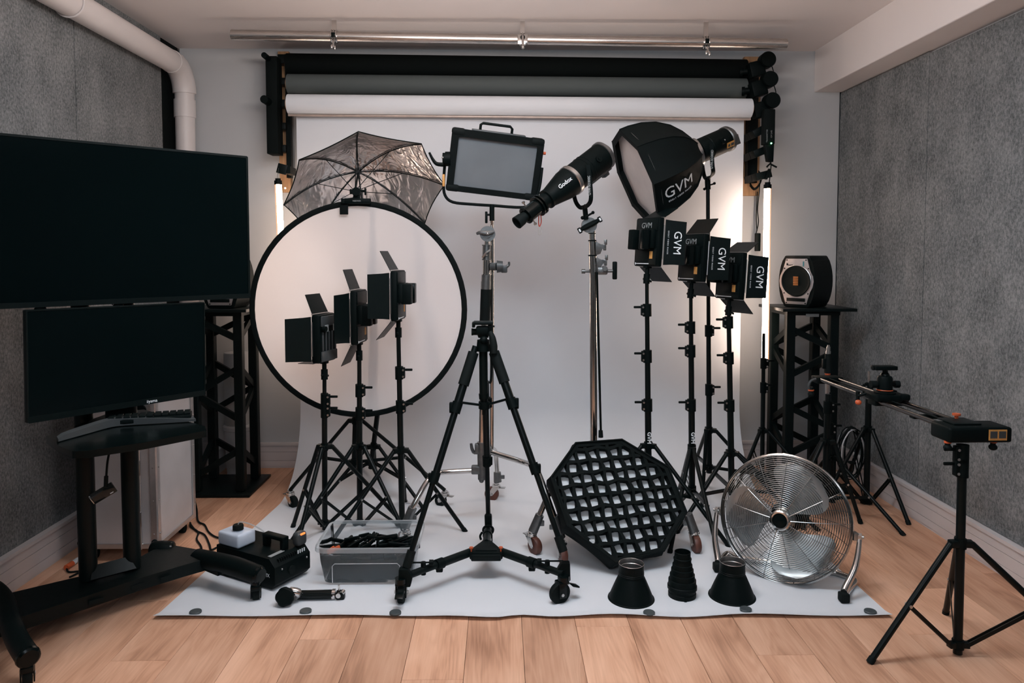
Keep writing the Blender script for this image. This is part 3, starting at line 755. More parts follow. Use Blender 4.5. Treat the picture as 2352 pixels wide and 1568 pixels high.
pc = at(510, 880, 4.33)
tb = thing('plastic_bucket', 'white lidded bucket on the floor behind the left truss tower', 'bucket', (-1.52, 4.30, 0))
MB().lathe([(0.075, 0.0), (0.088, 0.27), (0.088, 0.272), (0, 0.272)], T(-1.52, 4.305, 0.0), 28, cap0=True).build('body', M_['white_plastic'], tb, True)
MB().lathe([(0.09, 0.262), (0.093, 0.265), (0.093, 0.285), (0.085, 0.29), (0, 0.29)], T(-1.52, 4.305, 0), 28, cap0=True).build('lid', M_['white_plastic'], tb, True)
rl = thing('paper_tube', 'pale upright tube standing on the lidded bucket in the corner', 'tube', (-1.52, 4.31, 0.29))
MB().lathe([(0.0, 0.29), (0.072, 0.29), (0.072, 0.70), (0.068, 0.71), (0, 0.71)], T(-1.535, 4.315, 0), 26).build('tube', M_['plaster'], rl, True)
bxs = thing('small_carton', 'small white box with dark letters on the floor beside the lidded bucket', 'box', (-1.66, 4.24, 0))
MB().box((-1.672, 4.33, 0.07), (0.06, 0.12, 0.14)).build('carton', M_['white_plastic'], bxs, True)
lettering('RE', 0.03, MX((-1.665, 4.268, 0.06), (1, 0, 0), (0, 0, 1)), bxs, BLK, True)

# ================================================================== TV cart
u2 = V((0.725, 0.689, 0)); n2 = V((0.689, -0.725, 0))
CC = V((-1.40, 2.735, 0))
def cw(s, f, z): return CC + u2 * s + n2 * f + V((0, 0, z))
ct = thing('screen_cart', 'black wheeled cart with two upright tubes, a shelf and curved feet holding two screens', 'cart', CC)
MC = MX(CC, u2, n2 * -1)           # local: x along, y backwards, z up
zt_, zb_ = 0.115, 0.070
def gp(px, py, z=zt_): return ground(px, py, z)
top_ = [gp(-60, 1384), gp(28, 1360), gp(188, 1322), gp(325, 1277), gp(352, 1262), gp(400, 1252), gp(480, 1266), gp(528, 1282), gp(500, 1296), gp(470, 1284), gp(423, 1297), gp(329, 1325), gp(200, 1368), gp(56, 1414), gp(20, 1425), gp(-60, 1450)]
pf = MB().prism([(p.x, p.y) for p in reversed(top_)], zt_ - zb_, T(0, 0, zb_)).build('base_beam', BM, ct, True, smooth=False)
for px, py in ((385, 1329), (317, 1347), (222, 1382), (118, 1412)):
    a_ = gp(px - 12, py + 3, 0.09); b_ = gp(px + 12, py - 4, 0.09); d_ = (b_ - a_).normalized(); n_ = V((d_.y, -d_.x, 0))
    MB().box((0, 0, 0), (0.045, 0.016, 0.003), M=MX((a_ + b_) / 2 - n_ * 0.004, d_, V((0, 0, 1)))).build('recess_slot', M_['rubber'], pf, True)
fp_ = [[gp(455, 1280, 0.100), gp(490, 1288, 0.108), gp(540, 1300, 0.110), gp(594, 1320, 0.098)],
       [gp(356, 1262, 0.098), gp(374, 1262, 0.100), gp(392, 1262, 0.098)],
       [gp(-90, 1330, 0.12), gp(-30, 1345, 0.135), gp(6, 1375, 0.14), gp(22, 1425, 0.13), gp(40, 1470, 0.115), gp(64, 1508, 0.10)]]
for pts in fp_:
    o = MB().tube(pts, [0.033] + [0.035 if len(pts) < 6 else 0.031] * (len(pts) - 2) + [0.034 if len(pts) < 6 else 0.032], 20, smooth=5).build('curved_foot', BLK, ct, True)
    for f, g_ in ((pts[0], pts[1]), (pts[-1], pts[-2])):
        ax_ = (f - g_).normalized(); MB().lathe([(0.034, 0), (0.032, 0.008), (0.026, 0.013), (0, 0.014)], MX(f, V((0, 0, 1)) - ax_ * ax_.z, ax_.cross(V((0, 0, 1)) - ax_ * ax_.z)), 20).build('end_cap', M_['black_gloss'], o, True)
def caster_black(M, parent, r=0.034, world=True):
    c = MB(M).cyl((0, 0, 2 * r + 0.006), (0, 0, 2 * r + 0.02), 0.018, seg=16).box((0, 0.004, 2 * r - 0.004), (0.036, 0.05, 0.022), b=0.006).box((-0.017, 0.01, r + 0.006), (0.004, 0.034, 0.044), b=0.001).box((0.017, 0.01, r + 0.006), (0.004, 0.034, 0.044), b=0.001)
    c.box((0, 0.045, 2 * r - 0.004), (0.03, 0.035, 0.004), b=0.001)
    o = c.build('caster', M_['black_gloss'], parent, world)
    w = MB(M).lathe([(r * .4, -0.012), (r * 0.92, -0.012), (r, -0.008), (r, 0.008), (r * 0.92, 0.012), (r * .4, 0.012)], MX((0, 0.018, r), (0, 1, 0), (0, 0, 1)), 28, True, True)
    w.build('wheel', M_['rubber'], o, world)
    MB(M).cyl((-0.02, 0.018, r), (0.02, 0.018, r), 0.005, seg=10).torus((-0.0135, 0.018, r), (1, 0, 0), r * 0.7, 0.0018, 24, 5).build('axle', ST, o, world)
    return o
for (px, pyy, rot) in ((588, 1381, 15), (64, 1580, 30)):
    g = ground(px, pyy); caster_black(T(g.x, g.y, 0) @ Rz(rot), ct, 0.030 if px > 100 else 0.034)
for g in (gp(362, 1256, 0.1), gp(-80, 1332, 0.12)):
    caster_black(T(g.x, g.y, 0) @ Rz(30), ct)
ptop = 1.45
gL, gR = at(203, 1325, 2.70), at(304, 1296, 2.80)
pL = V((ground(203, 1322, .13).x, ground(203, 1322, .13).y, 0.12)); pR = V((ground(304, 1296, .13).x, ground(304, 1296, .13).y, 0.12))
for p in (pL, pR):
    MB().cyl(p, (p.x, p.y, ptop), 0.030, seg=24).build('upright_tube', BM, ct, True)
pm_ = (pL + pR) / 2; du = (pR - pL).normalized(); dn = V((du.y, -du.x, 0))
cvp = MB(); cvp.prism([(-0.075, 0), (0.075, 0), (0.06, 0.05), (-0.06, 0.05)], 0.012, MX(pm_ + dn * 0.035 + V((0, 0, 0.002)), du, V((0, 0, 1)) - dn * 0.8)).build('cable_cover', BM, ct, True)
# shelf
shz = 0.70
def sp(px, py, z=shz): return ground(px, py, z)
S = [sp(106, 1002), sp(136, 1024), sp(166, 1036), sp(200, 1035), sp(330, 1016), sp(474, 988), sp(470, 978), sp(330, 940), sp(250, 948)]
zc = MB(); zc.prism([(p.x, p.y) for p in reversed(S)], 0.022, T(0, 0, shz - 0.022), b=0.0)
shf = zc.build('shelf', M_['black_gloss'], ct, True)
shb = (S[3] + S[7]) / 2
MB().box((pm_.x, pm_.y, shz - 0.04), (0.16, 0.10, 0.03), M=None, b=0.004).build('shelf_bracket', BM, ct, True)
# TV mount behind the screen
tvc = cw(0, 0.075, 1.39)
MB(MX(cw(0, 0.02, 1.38), u2, n2 * -1)).box((0, 0, 0), (0.34, 0.02, 0.24), b=0.003).box((-0.1, -0.01, 0), (0.03, 0.03, 0.38)).box((0.1, -0.01, 0), (0.03, 0.03, 0.38)).box((0, 0.03, 0), (0.14, 0.05, 0.12)).build('screen_mount', BM, ct, True)

def screen(name, label, corners, th, bez, bot, M_back, parts):
    # corners TL, TR, BR, BL as room points on the screen plane
    TL, TR, BR, BL = corners
    c = (TL + TR + BR + BL) / 4
    ux = ((TR - TL) + (BR - BL)).normalized(); w = ((TR - TL).length + (BR - BL).length) / 2; h = ((TL - BL).length + (TR - BR).length) / 2
    uz = ((TL - BL) + (TR - BR)).normalized()
    M = MX(c, ux, uz)                 # z towards the viewer
    t = thing(name, label, 'screen', c - uz * h / 2)
    MB(M).box((0, 0, -th / 2), (w, h, th), b=0.004).build('housing', BM, t, True)
    MB(M).box((0, 0, -th - 0.012), (w * 0.6, h * 0.5, 0.03), b=0.006).build('rear_cover', BLK, t, True)
    fr = MB(M)
    inner = rrect(w - 2 * bez, h - bez - bot, 0.002, 1, 0, (bot - bez) / 2)
    frame_prism(fr, rrect(w, h, 0.004, 1), inner, 0.004, T(0, 0, 0))
    fr.build('bezel', BM, t, True)
    MB(M).box((0, (bot - bez) / 2, 0.001), (w - 2 * bez + 0.001, h - bez - bot + 0.001, 0.002)).build('panel', M_['screen'], t, True)
    return t, M, w, h
ctr = cw(0, 0.10, 0)
def onplane(px, py, o, nrm):
    d = ray(px, py); return CAM + d * ((o - CAM).dot(nrm) / d.dot(nrm))
tr = onplane(570, 359, ctr, n2); br = onplane(573, 684, ctr, n2)
ww = 0.965
tl = tr - u2 * ww; bl = br - u2 * ww; tl.z = tr.z + 0.0; bl.z = br.z
tv, MT, w, h = screen('television', 'large black switched off screen at the top of the cart', (tl, tr, br, bl), 0.03, 0.008, 0.018, None, None)
MB(MT).cyl((-0.02, -h / 2, -0.01), (-0.02, -h / 2 - 0.004, -0.01), 0.002, seg=8).sphere((0.0, -h / 2 - 0.006, -0.012), 0.010, (1.8, 0.8, 1)).build('infrared_window', BLK, tv, True)
MB(MT).sphere((-0.24, -h / 2 - 0.005, -0.012), 0.010, (1.8, 0.8, 1)).build('foot_mount', BLK, tv, True)
un = V((0.565, 0.825, 0)); nn = V((0.825, -0.565, 0))
mo = at(270, 840, 2.545)
q = [onplane(x, y, mo, nn) for x, y in ((53, 712), (466, 694), (474, 906), (68, 972))]
mn, MM, mw, mh = screen('monitor', 'smaller black computer monitor on the cart shelf below the large screen', q, 0.022, 0.004, 0.020, None, None)
lettering('iiyama', 0.016, MM @ T(0.095, -mh / 2 + 0.010, 0.005), mn, M_['print'], True)
bc = q[0] * 0.0 + (q[2] + q[3]) / 2
sb = bc - nn * 0.05
MB().box((0, 0, 0), (0.09, 0.02, 0.13), M=MX(sb + V((0, 0, -0.02)), un, (0, 0, 1)) @ Rx(0), b=0.003).build('stand_neck', BLK, mn, True) if False else None
MB().box((0, 0, 0), (0.09, 0.13 + 0.02, 0.02), M=MX(V((sb.x, sb.y, (bc.z + shz) / 2 + 0.03)), un, V((0, 0, 1))), b=0.003).build('stand_neck', BLK, mn, True)
MB().lathe([(0, 0.0), (0.095, 0.0), (0.095, 0.006), (0.085, 0.010), (0, 0.012)], T(sb.x, sb.y, shz), 32).build('stand_foot', BLK, mn, True)
# keyboard
kb = thing('keyboard', 'black keyboard with a bent grey front edge on the cart shelf', 'keyboard', sp(280, 985))
K0, K1, K2, K3 = sp(134, 1014, shz + 0.003), sp(250, 982, shz + 0.003), sp(285, 977, shz + 0.003), sp(450, 967, shz + 0.003)
pts = spline([K0, (K0 + K1) / 2, K1, K2, (K2 + K3) / 2, K3], 4)
rows_ = [[], [], [], []]
for i, p in enumerate(pts):
    b_ = V((-0.62, 0.78, 0)) * 0.03
    f = i / (len(pts) - 1); hh = 0.006 + 0.016 * math.sin(PI * min(1, f * 1.1)) ** 0.5
    rows_[0].append(p.copy()); rows_[1].append(p + V((0, 0, hh + 0.002))); rows_[2].append(p + b_ + V((0, 0, hh + 0.005))); rows_[3].append(p + b_ * 1.0)
MB().grid(rows_).build('palm_rest', M_['keys_grey'], kb, True)
bk = V((-0.55, 0.83, 0)).normalized()
Mk = MX((K1 + K3) / 2 + bk * 0.055 + V((0, 0, 0.012)), (K3 - K1), V((0, 0, 1)).cross(K3 - K1))
LK = (K3 - K1).length
body = MB(Mk).box((0, 0, 0), (LK * 0.98, 0.075, 0.018), b=0.003).build('body', BLK, kb, True)
key = None
for r_ in range(3):
    for c_ in range(11):
        m_ = Mk @ T(-LK * 0.44 + c_ * LK * 0.088, -0.022 + r_ * 0.021, 0.0125)
        if key is None:
            key = MB().box((0, 0, 0), (LK * 0.074, 0.017, 0.008), b=0.0015, seg=1).build('key', BLK, body)
            ko = key
        else:
            ko = key.copy(); COL.objects.link(ko)
        ko.matrix_local = wmat(kb).inverted() @ m_
# dangling hub
hb = thing('card_reader', 'flat clear fronted card reader dangling from its cable between the cart tubes', 'card reader', at(240, 1135, 2.7))
hc = at(237, 1132, 2.62)
MB().box((0, 0, 0), (0.085, 0.007, 0.040), M=T(hc) @ Rz(12) @ Ry(-30), b=0.002).build('body', M_['dark_glass'], hb, True)
MB().box((-0.043, 0, 0), (0.004, 0.010, 0.032), M=T(hc) @ Rz(12) @ Ry(-30), b=0.001).build('metal_end', CH, hb, True)
MB().box((0.026, -0.005, -0.014), (0.012, 0.001, 0.003), M=T(hc) @ Rz(12) @ Ry(-30)).build('port', M_['print'], hb, True)
MB().tube([at(243, 1118, 2.62), at(244, 1096, 2.62), at(247, 1060, 2.63), at(253, 1030, 2.65)], 0.004, 8, smooth=4).cyl(at(243, 1118, 2.62), at(244, 1093, 2.62), 0.007, seg=10).build('cable', M_['rubber'], hb, True)
# floor cables and connector
co = thing('cable_connector', 'orange and white plug lying on the floor behind the cart at far left', 'plug', ground(165, 1296))
a_, b_ = ground(152, 1303, 0.012), ground(180, 1284, 0.012)
MB().cyl(a_, (a_ + b_) / 2, 0.011, seg=14).build('orange_sleeve', M_['orange'], co, True)
MB().cyl((a_ + b_) / 2, b_, 0.010, seg=14).build('white_sleeve', M_['white_plastic'], co, True)
MB().tube([ground(153, 1304, 0.006), ground(158, 1313, 0.005), ground(185, 1312, 0.005), ground(160, 1325, 0.005)], 0.004, 8, smooth=5).build('cable', M_['rubber'], co, True)
def floor_cable(name, label, pts, z=0.006):
    o = MB().tube([ground(x, y, z) for x, y in pts], 0.0042, 8, smooth=6).build(name, M_['rubber'])
    tag(o, label, 'cable', 'black cables beside the flight case'); return o
floor_cable('power_cable', 'black cable from the flight case to the fog machine, furthest from the camera', [(448, 1152), (452, 1170), (455, 1196), (470, 1205), (480, 1222), (500, 1234), (535, 1236)])
floor_cable('power_cable', 'black cable looping on the wood floor beside the case, running under the cart foot', [(437, 1200), (440, 1210), (455, 1222), (452, 1238), (462, 1255), (463, 1275)])
floor_cable('power_cable', 'black cable lying between the flight case wheel and the fog machine plug', [(438, 1204), (450, 1218), (470, 1228), (481, 1250), (485, 1262), (500, 1256), (518, 1252)])

# ================================================================== fog machine
fo = V((0.50, 0.866, 0)); 
p0 = ground(632, 1356, 0.012); fx = (ground(713, 1314, 0.012) - p0); fw = fx.length; fx.normalize()
fy = V((-fx.y, fx.x, 0))           # backwards-left
Mfm = MX(p0, fx, fy)
fg = thing('fog_machine', 'black fog machine with carrying handle and milky fluid bottle on the white paper', 'fog machine', Mfm)
fh, fl2 = 0.115, 0.325
prf = [(0.0, 0.02), (0.02, 0.0), (fl2, 0.0), (fl2, fh), (0.03, fh), (0.0, fh - 0.03)]
MB().prism(prf, fw, MX((0, 0, 0), (0, 1, 0), (0, 0, 1)) , b=0.002).build('casing', BLK, fg)
for k in range(9):
    MB().box((0.03 + k * 0.011, 0.012, fh - 0.012), (0.004, 0.012, 0.010), M=None).build('vent_slot', M_['rubber'], fg)
for k in range(4):
    MB().box((fw - 0.055 + k * 0.011, 0.010, fh - 0.018), (0.005, 0.002, 0.022)).build('vent_mark', M_['print'], fg)
for x, z in ((0.035, 0.07), (fw - 0.02, 0.07)):
    MB().sphere((x, -0.001, z), 0.004, u=8, v=6).build('screw', ST, fg)
MB().box((0.05, 0.045, fh + 0.0008), (0.07, 0.018, 0.0012), M=T(0.0, 0, 0)).build('label_plate', M_['print_grey'], fg)
MB().cyl((fw * 0.45, -0.006, 0.05), (fw * 0.45, 0.002, 0.05), 0.016, seg=20).build('nozzle', M_['rubber'], fg)
lettering('DMX', 0.02, MX((-0.0008, 0.05, 0.05), (0, -1, 0), (0, 0, 1)), fg, M_['print'])
hd = MB(); hd.box((fw * 0.52, 0.05, fh + 0.020), (0.03, 0.02, 0.04), b=0.004).box((fw * 0.52, 0.145, fh + 0.020), (0.03, 0.02, 0.04), b=0.004).box((fw * 0.52, 0.0975, fh + 0.044), (0.034, 0.115, 0.016), b=0.005)
hd.build('handle', BLK, fg)
bt_ = thing('fluid_bottle', 'milky plastic fluid bottle with black cap on top of the fog machine', 'bottle', Mfm @ T(0.03, 0.25, fh))
bb = MB(Mfm).box((0.048, 0.262, fh + 0.028), (0.09, 0.12, 0.055), b=0.010, seg=3).cyl((0.045, 0.25, fh + 0.055), (0.045, 0.25, fh + 0.062), 0.018, seg=20)
bb.build('body', M_['milky'], bt_, True)
cp_ = Mfm @ V((0.045, 0.25, fh + 0.06))
MB().lathe([(0.0, 0.020), (0.019, 0.020), (0.021, 0.016), (0.021, 0), (0, 0)], T(cp_), 20).build('cap', M_['rubber'], bt_, True)
hp = Mfm @ V((fw * 0.52, 0.16, fh + 0.03))
MB().tube([cp_ + V((0, 0, 0.02)), cp_ + V((0.01, 0, 0.03)), (cp_ + hp) / 2 + V((0, 0, 0.035)), hp + V((0, 0, 0.02)), hp], 0.0026, 8, smooth=6).build('hose', M_['mesh_clear'], bt_, True)
rm = thing('remote_control', 'small dark remote with a glowing orange window resting on the fog machine', 'remote control', Mfm @ T(fw - 0.026, 0.030, fh))
MB(Mfm).box((fw - 0.026, 0.030, fh + 0.028), (0.052, 0.040, 0.056), b=0.015, seg=4).build('body', M_['keys_grey'], rm, True)
MB(Mfm).box((fw - 0.026, 0.016, fh + 0.048), (0.026, 0.012, 0.008), b=0.003).build('glowing_window', M_['led_orange'], rm, True)

# ================================================================== storage box with clamps
by0 = ground(830, 1345).y - 0.025; by1 = by0 + 0.295; bh_ = 0.158
bx0 = at(724, 1300, by0).x; bx1 = bx0 + 0.385
sbx = thing('storage_box', 'clear plastic storage box full of black clamps beside the fog machine', 'box', ((bx0 + bx1) / 2, (by0 + by1) / 2, 0.006))
cxm, cym = (bx0 + bx1) / 2, (by0 + by1) / 2
def loop(w, d, r, z, n=6): return [V((cxm + x, cym + y, z)) for x, y in rrect(w, d, r, n)]
W0, D0 = bx1 - bx0, by1 - by0
lv = [loop(W0 - 0.07, D0 - 0.07, 0.03, 0.008), loop(W0 - 0.045, D0 - 0.045, 0.035, 0.014), loop(W0 - 0.02, D0 - 0.02, 0.035, 0.095), loop(W0 - 0.01, D0 - 0.01, 0.035, bh_)]
mb = MB(); vs = [p for l_ in lv for p in l_]; n = len(lv[0]); fs = [tuple(range(n))]
for k in range(3): fs += [(k * n + i, k * n + (i + 1) % n, (k + 1) * n + (i + 1) % n, (k + 1) * n + i) for i in range(n)]
mb._add(vs, fs); mb.build('tub', M_['clear'], sbx, True)
mb = MB(); lv = [loop(W0 - 0.012, D0 - 0.012, 0.035, bh_), loop(W0 + 0.014, D0 + 0.014, 0.045, bh_), loop(W0 + 0.016, D0 + 0.016, 0.045, bh_ - 0.016)]
vs = [p for l_ in lv for p in l_]; fs = []
for k in range(2): fs += [(k * n + i, k * n + (i + 1) % n, (k + 1) * n + (i + 1) % n, (k + 1) * n + i) for i in range(n)]
mb._add(vs, fs); mb.build('rim', thin_mat('frosted_rim_plastic', (0.65, 0.70, 0.73), 0.55, 0.3, 0.3, 0.15), sbx, True)
MB().tube([(cxm - 0.13, by0 + 0.012, 0.02), (cxm - 0.13, by0 + 0.008, 0.085), (cxm - 0.12, by0 + 0.007, 0.095), (cxm + 0.12, by0 + 0.007, 0.095), (cxm + 0.13, by0 + 0.008, 0.085), (cxm + 0.13, by0 + 0.012, 0.02)], 0.0016, 6).build('moulded_edge', M_['white_plastic'], sbx, True)
random.seed(11)
def clamp(M, label, red=False):
    t = thing('spring_clamp', label, 'clamp', M, 'black clamps in the clear box')
    MB().box((0.03, 0, 0.012), (0.085, 0.016, 0.012), M=Rz(10), b=0.004).box((0.03, 0, -0.012), (0.085, 0.016, 0.012), M=Rz(-8), b=0.004).build('jaws', M_['black_gloss'], t)
    MB().box((-0.03, 0, 0.018), (0.05, 0.018, 0.010), M=Ry(-14), b=0.004).box((-0.03, 0, -0.018), (0.05, 0.018, 0.010), M=Ry(14), b=0.004).build('grips', M_['orange'] if red else BLK, t)
    MB().torus((0, 0, 0), (0, 1, 0), 0.012, 0.0022, 18, 6).build('spring', CH, t)
    return t
labs = ['black clamp lying at the back left of the clear box', 'black clamp at the left front inside the clear box', 'black clamp in the middle of the heap in the clear box', 'black clamp near the back centre of the clear box',
        'black clamp right of centre in the clear box', 'black clamp at the right front inside the clear box', 'black clamp at the back right of the clear box', 'black clamp tilted upward in the clear box',
        'clamp with orange grips at the left of the clear box', 'black clamp at the front centre of the clear box', 'black clamp at the far right of the clear box', 'black clamp under the heap left of centre']
pos = [(-0.12, 0.06, 0.095), (-0.12, -0.05, 0.09), (-0.02, 0.0, 0.118), (0.0, 0.075, 0.11), (0.07, 0.03, 0.112), (0.11, -0.05, 0.095), (0.12, 0.06, 0.10), (0.03, 0.04, 0.128), (-0.135, 0.005, 0.105), (0.0, -0.06, 0.095), (0.135, 0.0, 0.105), (-0.06, 0.05, 0.118)]
for k, (p, lb) in enumerate(zip(pos, labs)):
    M = T(cxm + p[0], cym + p[1], p[2]) @ Rz(random.uniform(0, 360)) @ Rx(random.uniform(60, 110)) @ Ry(random.uniform(-12, 12))
    clamp(M, lb, k == 8)
gb = thing('gear_pouch', 'dark folded fabric filling the bottom of the clear box beneath the clamps', 'pouch', (cxm, cym, 0.01))
rows_ = []
for i in range(13):
    rows_.append([V((cxm - 0.16 + 0.32 * i / 12, cym - 0.10 + 0.20 * j / 8, 0.082 - 0.07 * (1 if j in (0, 8) or i in (0, 12) else 0) + random.uniform(-0.008, 0.008))) for j in range(9)])
MB().grid(rows_, 0.002).build('fabric', M_['fabric'], gb, True)

# ================================================================== jointed arm lying on the paper
ja = thing('clamp_arm', 'short black arm with a fluted ball knob and silver joint lying on the paper', 'arm', ground(655, 1385))
kc = ground(655, 1372, 0.035)
kb_ = MB(); lp = []
for i in range(28):
    a_ = 2 * PI * i / 28; r_ = 0.034 * (1 - 0.09 * (0.5 + 0.5 * math.cos(a_ * 5)) ** 3); lp.append((r_ * math.cos(a_), r_ * math.sin(a_)))
Mk_ = MX(kc + V((0, 0.01, 0)), (1, 0, 0), (0.0, 0.35, 1))
for z0_, z1_, s0_, s1_ in ((0.0, 0.005, 0.86, 1.0), (0.005, 0.020, 1.0, 1.0), (0.020, 0.026, 1.0, 0.84)):
    nn0 = len(lp); vs_ = [V((x * s0_, y * s0_, z0_)) for x, y in lp] + [V((x * s1_, y * s1_, z1_)) for x, y in lp]
    kb_._add(vs_, [(i, (i + 1) % nn0, nn0 + (i + 1) % nn0, nn0 + i) for i in range(nn0)] + [tuple(range(nn0 - 1, -1, -1)), tuple(range(nn0, 2 * nn0))], Mk_)
kb_.build('knob', BLK, ja, True)
a_, b_ = ground(680, 1366, 0.022), ground(766, 1364, 0.022)
MB().cyl(a_, b_, 0.0165, seg=20).cyl(a_ + V((0.005, -0.014, 0.002)), b_ + V((0, -0.014, 0.002)), 0.006, seg=10).build('arm_tube', M_['black_gloss'], ja, True)
MB().tube([kc + V((0.012, 0.02, 0.018)), kc + V((0.04, 0.02, 0.010)), a_], [0.012, 0.015, 0.018], 14, smooth=3).torus(a_ + V((0.004, 0, 0)), (1, 0, 0), 0.0165, 0.004, 20, 6).build('elbow_joint', CH, ja, True)
cb_ = b_ + V((0.022, 0, 0.0))
jn = MB(); jn.cyl(b_ - V((0.004, 0, 0)), b_ + V((0.008, 0, 0)), 0.019, seg=20); jn.cyl(cb_ + V((0, -0.022, 0.003)), cb_ + V((0, 0.0, 0.003)), 0.009, seg=14); jn.cyl(cb_ + V((0.012, -0.012, 0.008)), cb_ + V((0.016, 0, 0.012)), 0.008, seg=10); jn.cyl(cb_ + V((0, 0, 0.0)), cb_ + V((-0.002, 0, 0.034)), 0.004, seg=8)
jn.build('steel_joint', CH, ja, True)
MB().box(cb_ + V((0.004, 0, -0.003)), (0.034, 0.028, 0.034), b=0.008).build('clamp_head', M_['black_gloss'], ja, True)

# ================================================================== light stands
def light_stand(label, base, zc, R, angs, top, rp=0.0125, zh=None, clamps=(), group='black light stands', low=0.25, knob=1, foot_z=0.0, name='light_stand', casters=False, cat='stand', tapers=None, mat_=None, lr=0.0095):
    """base (x, y) on the floor; legs open from a collar at zc; top = room point of the pole's upper end"""
    mt = mat_ or SB
    rp *= 0.80; lr *= 0.9
    b = V((base[0], base[1], 0)); top = V(top)
    t = thing(name, label, cat, b, group)
    zh = zc * 0.42 if zh is None else zh
    lo = V((b.x, b.y, zh - 0.03))
    ax = (top - lo)
    def P(z): return lo + ax * ((z - lo.z) / ax.z)
    cl = sorted(clamps)
    segs = [lo.z] + list(cl) + [top.z]
    for i in range(len(segs) - 1):
        r = rp * (1.15 - 0.16 * i)
        MB().cyl(P(segs[i]), P(segs[i + 1]), max(r, 0.006), seg=18).build('pole', mt, t, True)
    for z in cl:
        p = P(z); k = knob
        o = MB().cyl(P(z - 0.029), P(z + 0.029), rp * 1.55, seg=18).box(p + V((k * rp * 1.5, 0, 0)), (0.018, 0.022, 0.05), b=0.003).build('clamp', BLK, t, True)
        MB().cyl(p + V((k * rp * 1.6, -0.012, 0.014)), p + V((k * rp * 1.6, -0.015, 0.014)), 0.0045, seg=10).cyl(p + V((k * rp * 1.6, -0.012, -0.016)), p + V((k * rp * 1.6, -0.015, -0.016)), 0.0045, seg=10).build('rivet', ST, o, True, kind='stuff')
        MB().box(p + V((k * (rp * 1.5 + 0.026), 0, 0.014)), (0.034, 0.008, 0.011), M=None, b=0.003).build('knob', BLK, o, True)
    # collar and hub
    pc_ = P(zc); ph = P(zh)
    MB().cyl(P(zc - 0.016), P(zc + 0.016), rp * 1.5, seg=18).build('collar', BLK, t, True)
    MB().cyl(P(zh - 0.014), P(zh + 0.014), rp * 1.5, seg=18).build('hub', BLK, t, True)
    for a in angs:
        RR_ = R
        if isinstance(a, tuple):
            fpt = ground(a[0], a[1]) - b; RR_ = fpt.length; a = math.degrees(math.atan2(fpt.y, fpt.x))
        d = V((math.cos(math.radians(a)), math.sin(math.radians(a)), 0)); s = V((-d.y, d.x, 0))
        a0 = pc_ + d * (rp + 0.022); ft = V((b.x, b.y, foot_z)) + d * RR_
        leg = MB().box(pc_ + d * (rp + 0.010), (0.03, 0.026, 0.022), M=T(pc_ + d * (rp + 0.010)) @ Rz(a) @ T(-(pc_ + d * (rp + 0.010))), b=0.003)
        leg.cyl(a0, ft, lr, seg=12)
        lo_ = leg.build('leg', mt, t, True)
        if not casters:
            MB().cyl(ft + (a0 - ft).normalized() * 0.02, ft, lr * 1.15, seg=12).build('rubber_foot', M_['rubber'], lo_, True)
        mid = a0 + (ft - a0) * 0.52
        h0 = ph + d * (rp + 0.014)
        dd = (mid - h0)
        br = MB().box(ph + d * (rp + 0.008), (0.026, 0.022, 0.018), M=T(ph + d * (rp + 0.008)) @ Rz(a) @ T(-(ph + d * (rp + 0.008))), b=0.002)
        m = MX((mid + h0) / 2, dd, s)
        br.box((0, 0.007, 0), (dd.length, 0.003, 0.012), M=m).box((0, -0.007, 0), (dd.length, 0.003, 0.012), M=m)
        br.build('brace', mt, t, True)
        MB().cyl(mid - s * 0.013, mid + s * 0.013, 0.005, seg=10).build('rivet', ST, lo_, True)
        if casters:
            chrome_caster(T(ft.x, ft.y, 0) @ Rz(a + 60), t, 0.03, True)
    return t
def chrome_caster(M, parent, r=0.037, dark=False):
    o = MB(M).cyl((0, 0, 2 * r + 0.004), (0, 0, 2 * r + 0.014), 0.021, seg=20).cyl((0, 0, 2 * r + 0.014), (0, 0, 2 * r + 0.022), 0.014, seg=16).torus((0, 0, 2 * r + 0.004), (0, 0, 1), 0.020, 0.004, 20, 6)
    for s in (-1, 1):
        o.prism([(-0.018, 2 * r), (0.020, 2 * r), (0.036, r + 0.006), (0.030, r - 0.008), (0.018, r - 0.006)], 0.003, MX((s * 0.016 + 0.0015, 0, 0), (0, 1, 0), (0, 0, 1)))
    o.box((0, -0.028, 2 * r - 0.002), (0.026, 0.04, 0.005), b=0.002)
    c = o.build('caster', CH, parent, True)
    MB(M).lathe([(r * 0.3, -0.013), (r * 0.93, -0.013), (r, -0.008), (r, 0.008), (r * 0.93, 0.013), (r * 0.3, 0.013)], MX((0, 0.024, r), (0, 1, 0), (0, 0, 1)), 28, True, True).build('wheel', M_['rubber'] if dark else M_['rubber_brown'], c, True)
    MB(M).cyl((-0.022, 0.024, r), (0.022, 0.024, r), 0.006, seg=10).build('axle', ST, c, True)
    return c

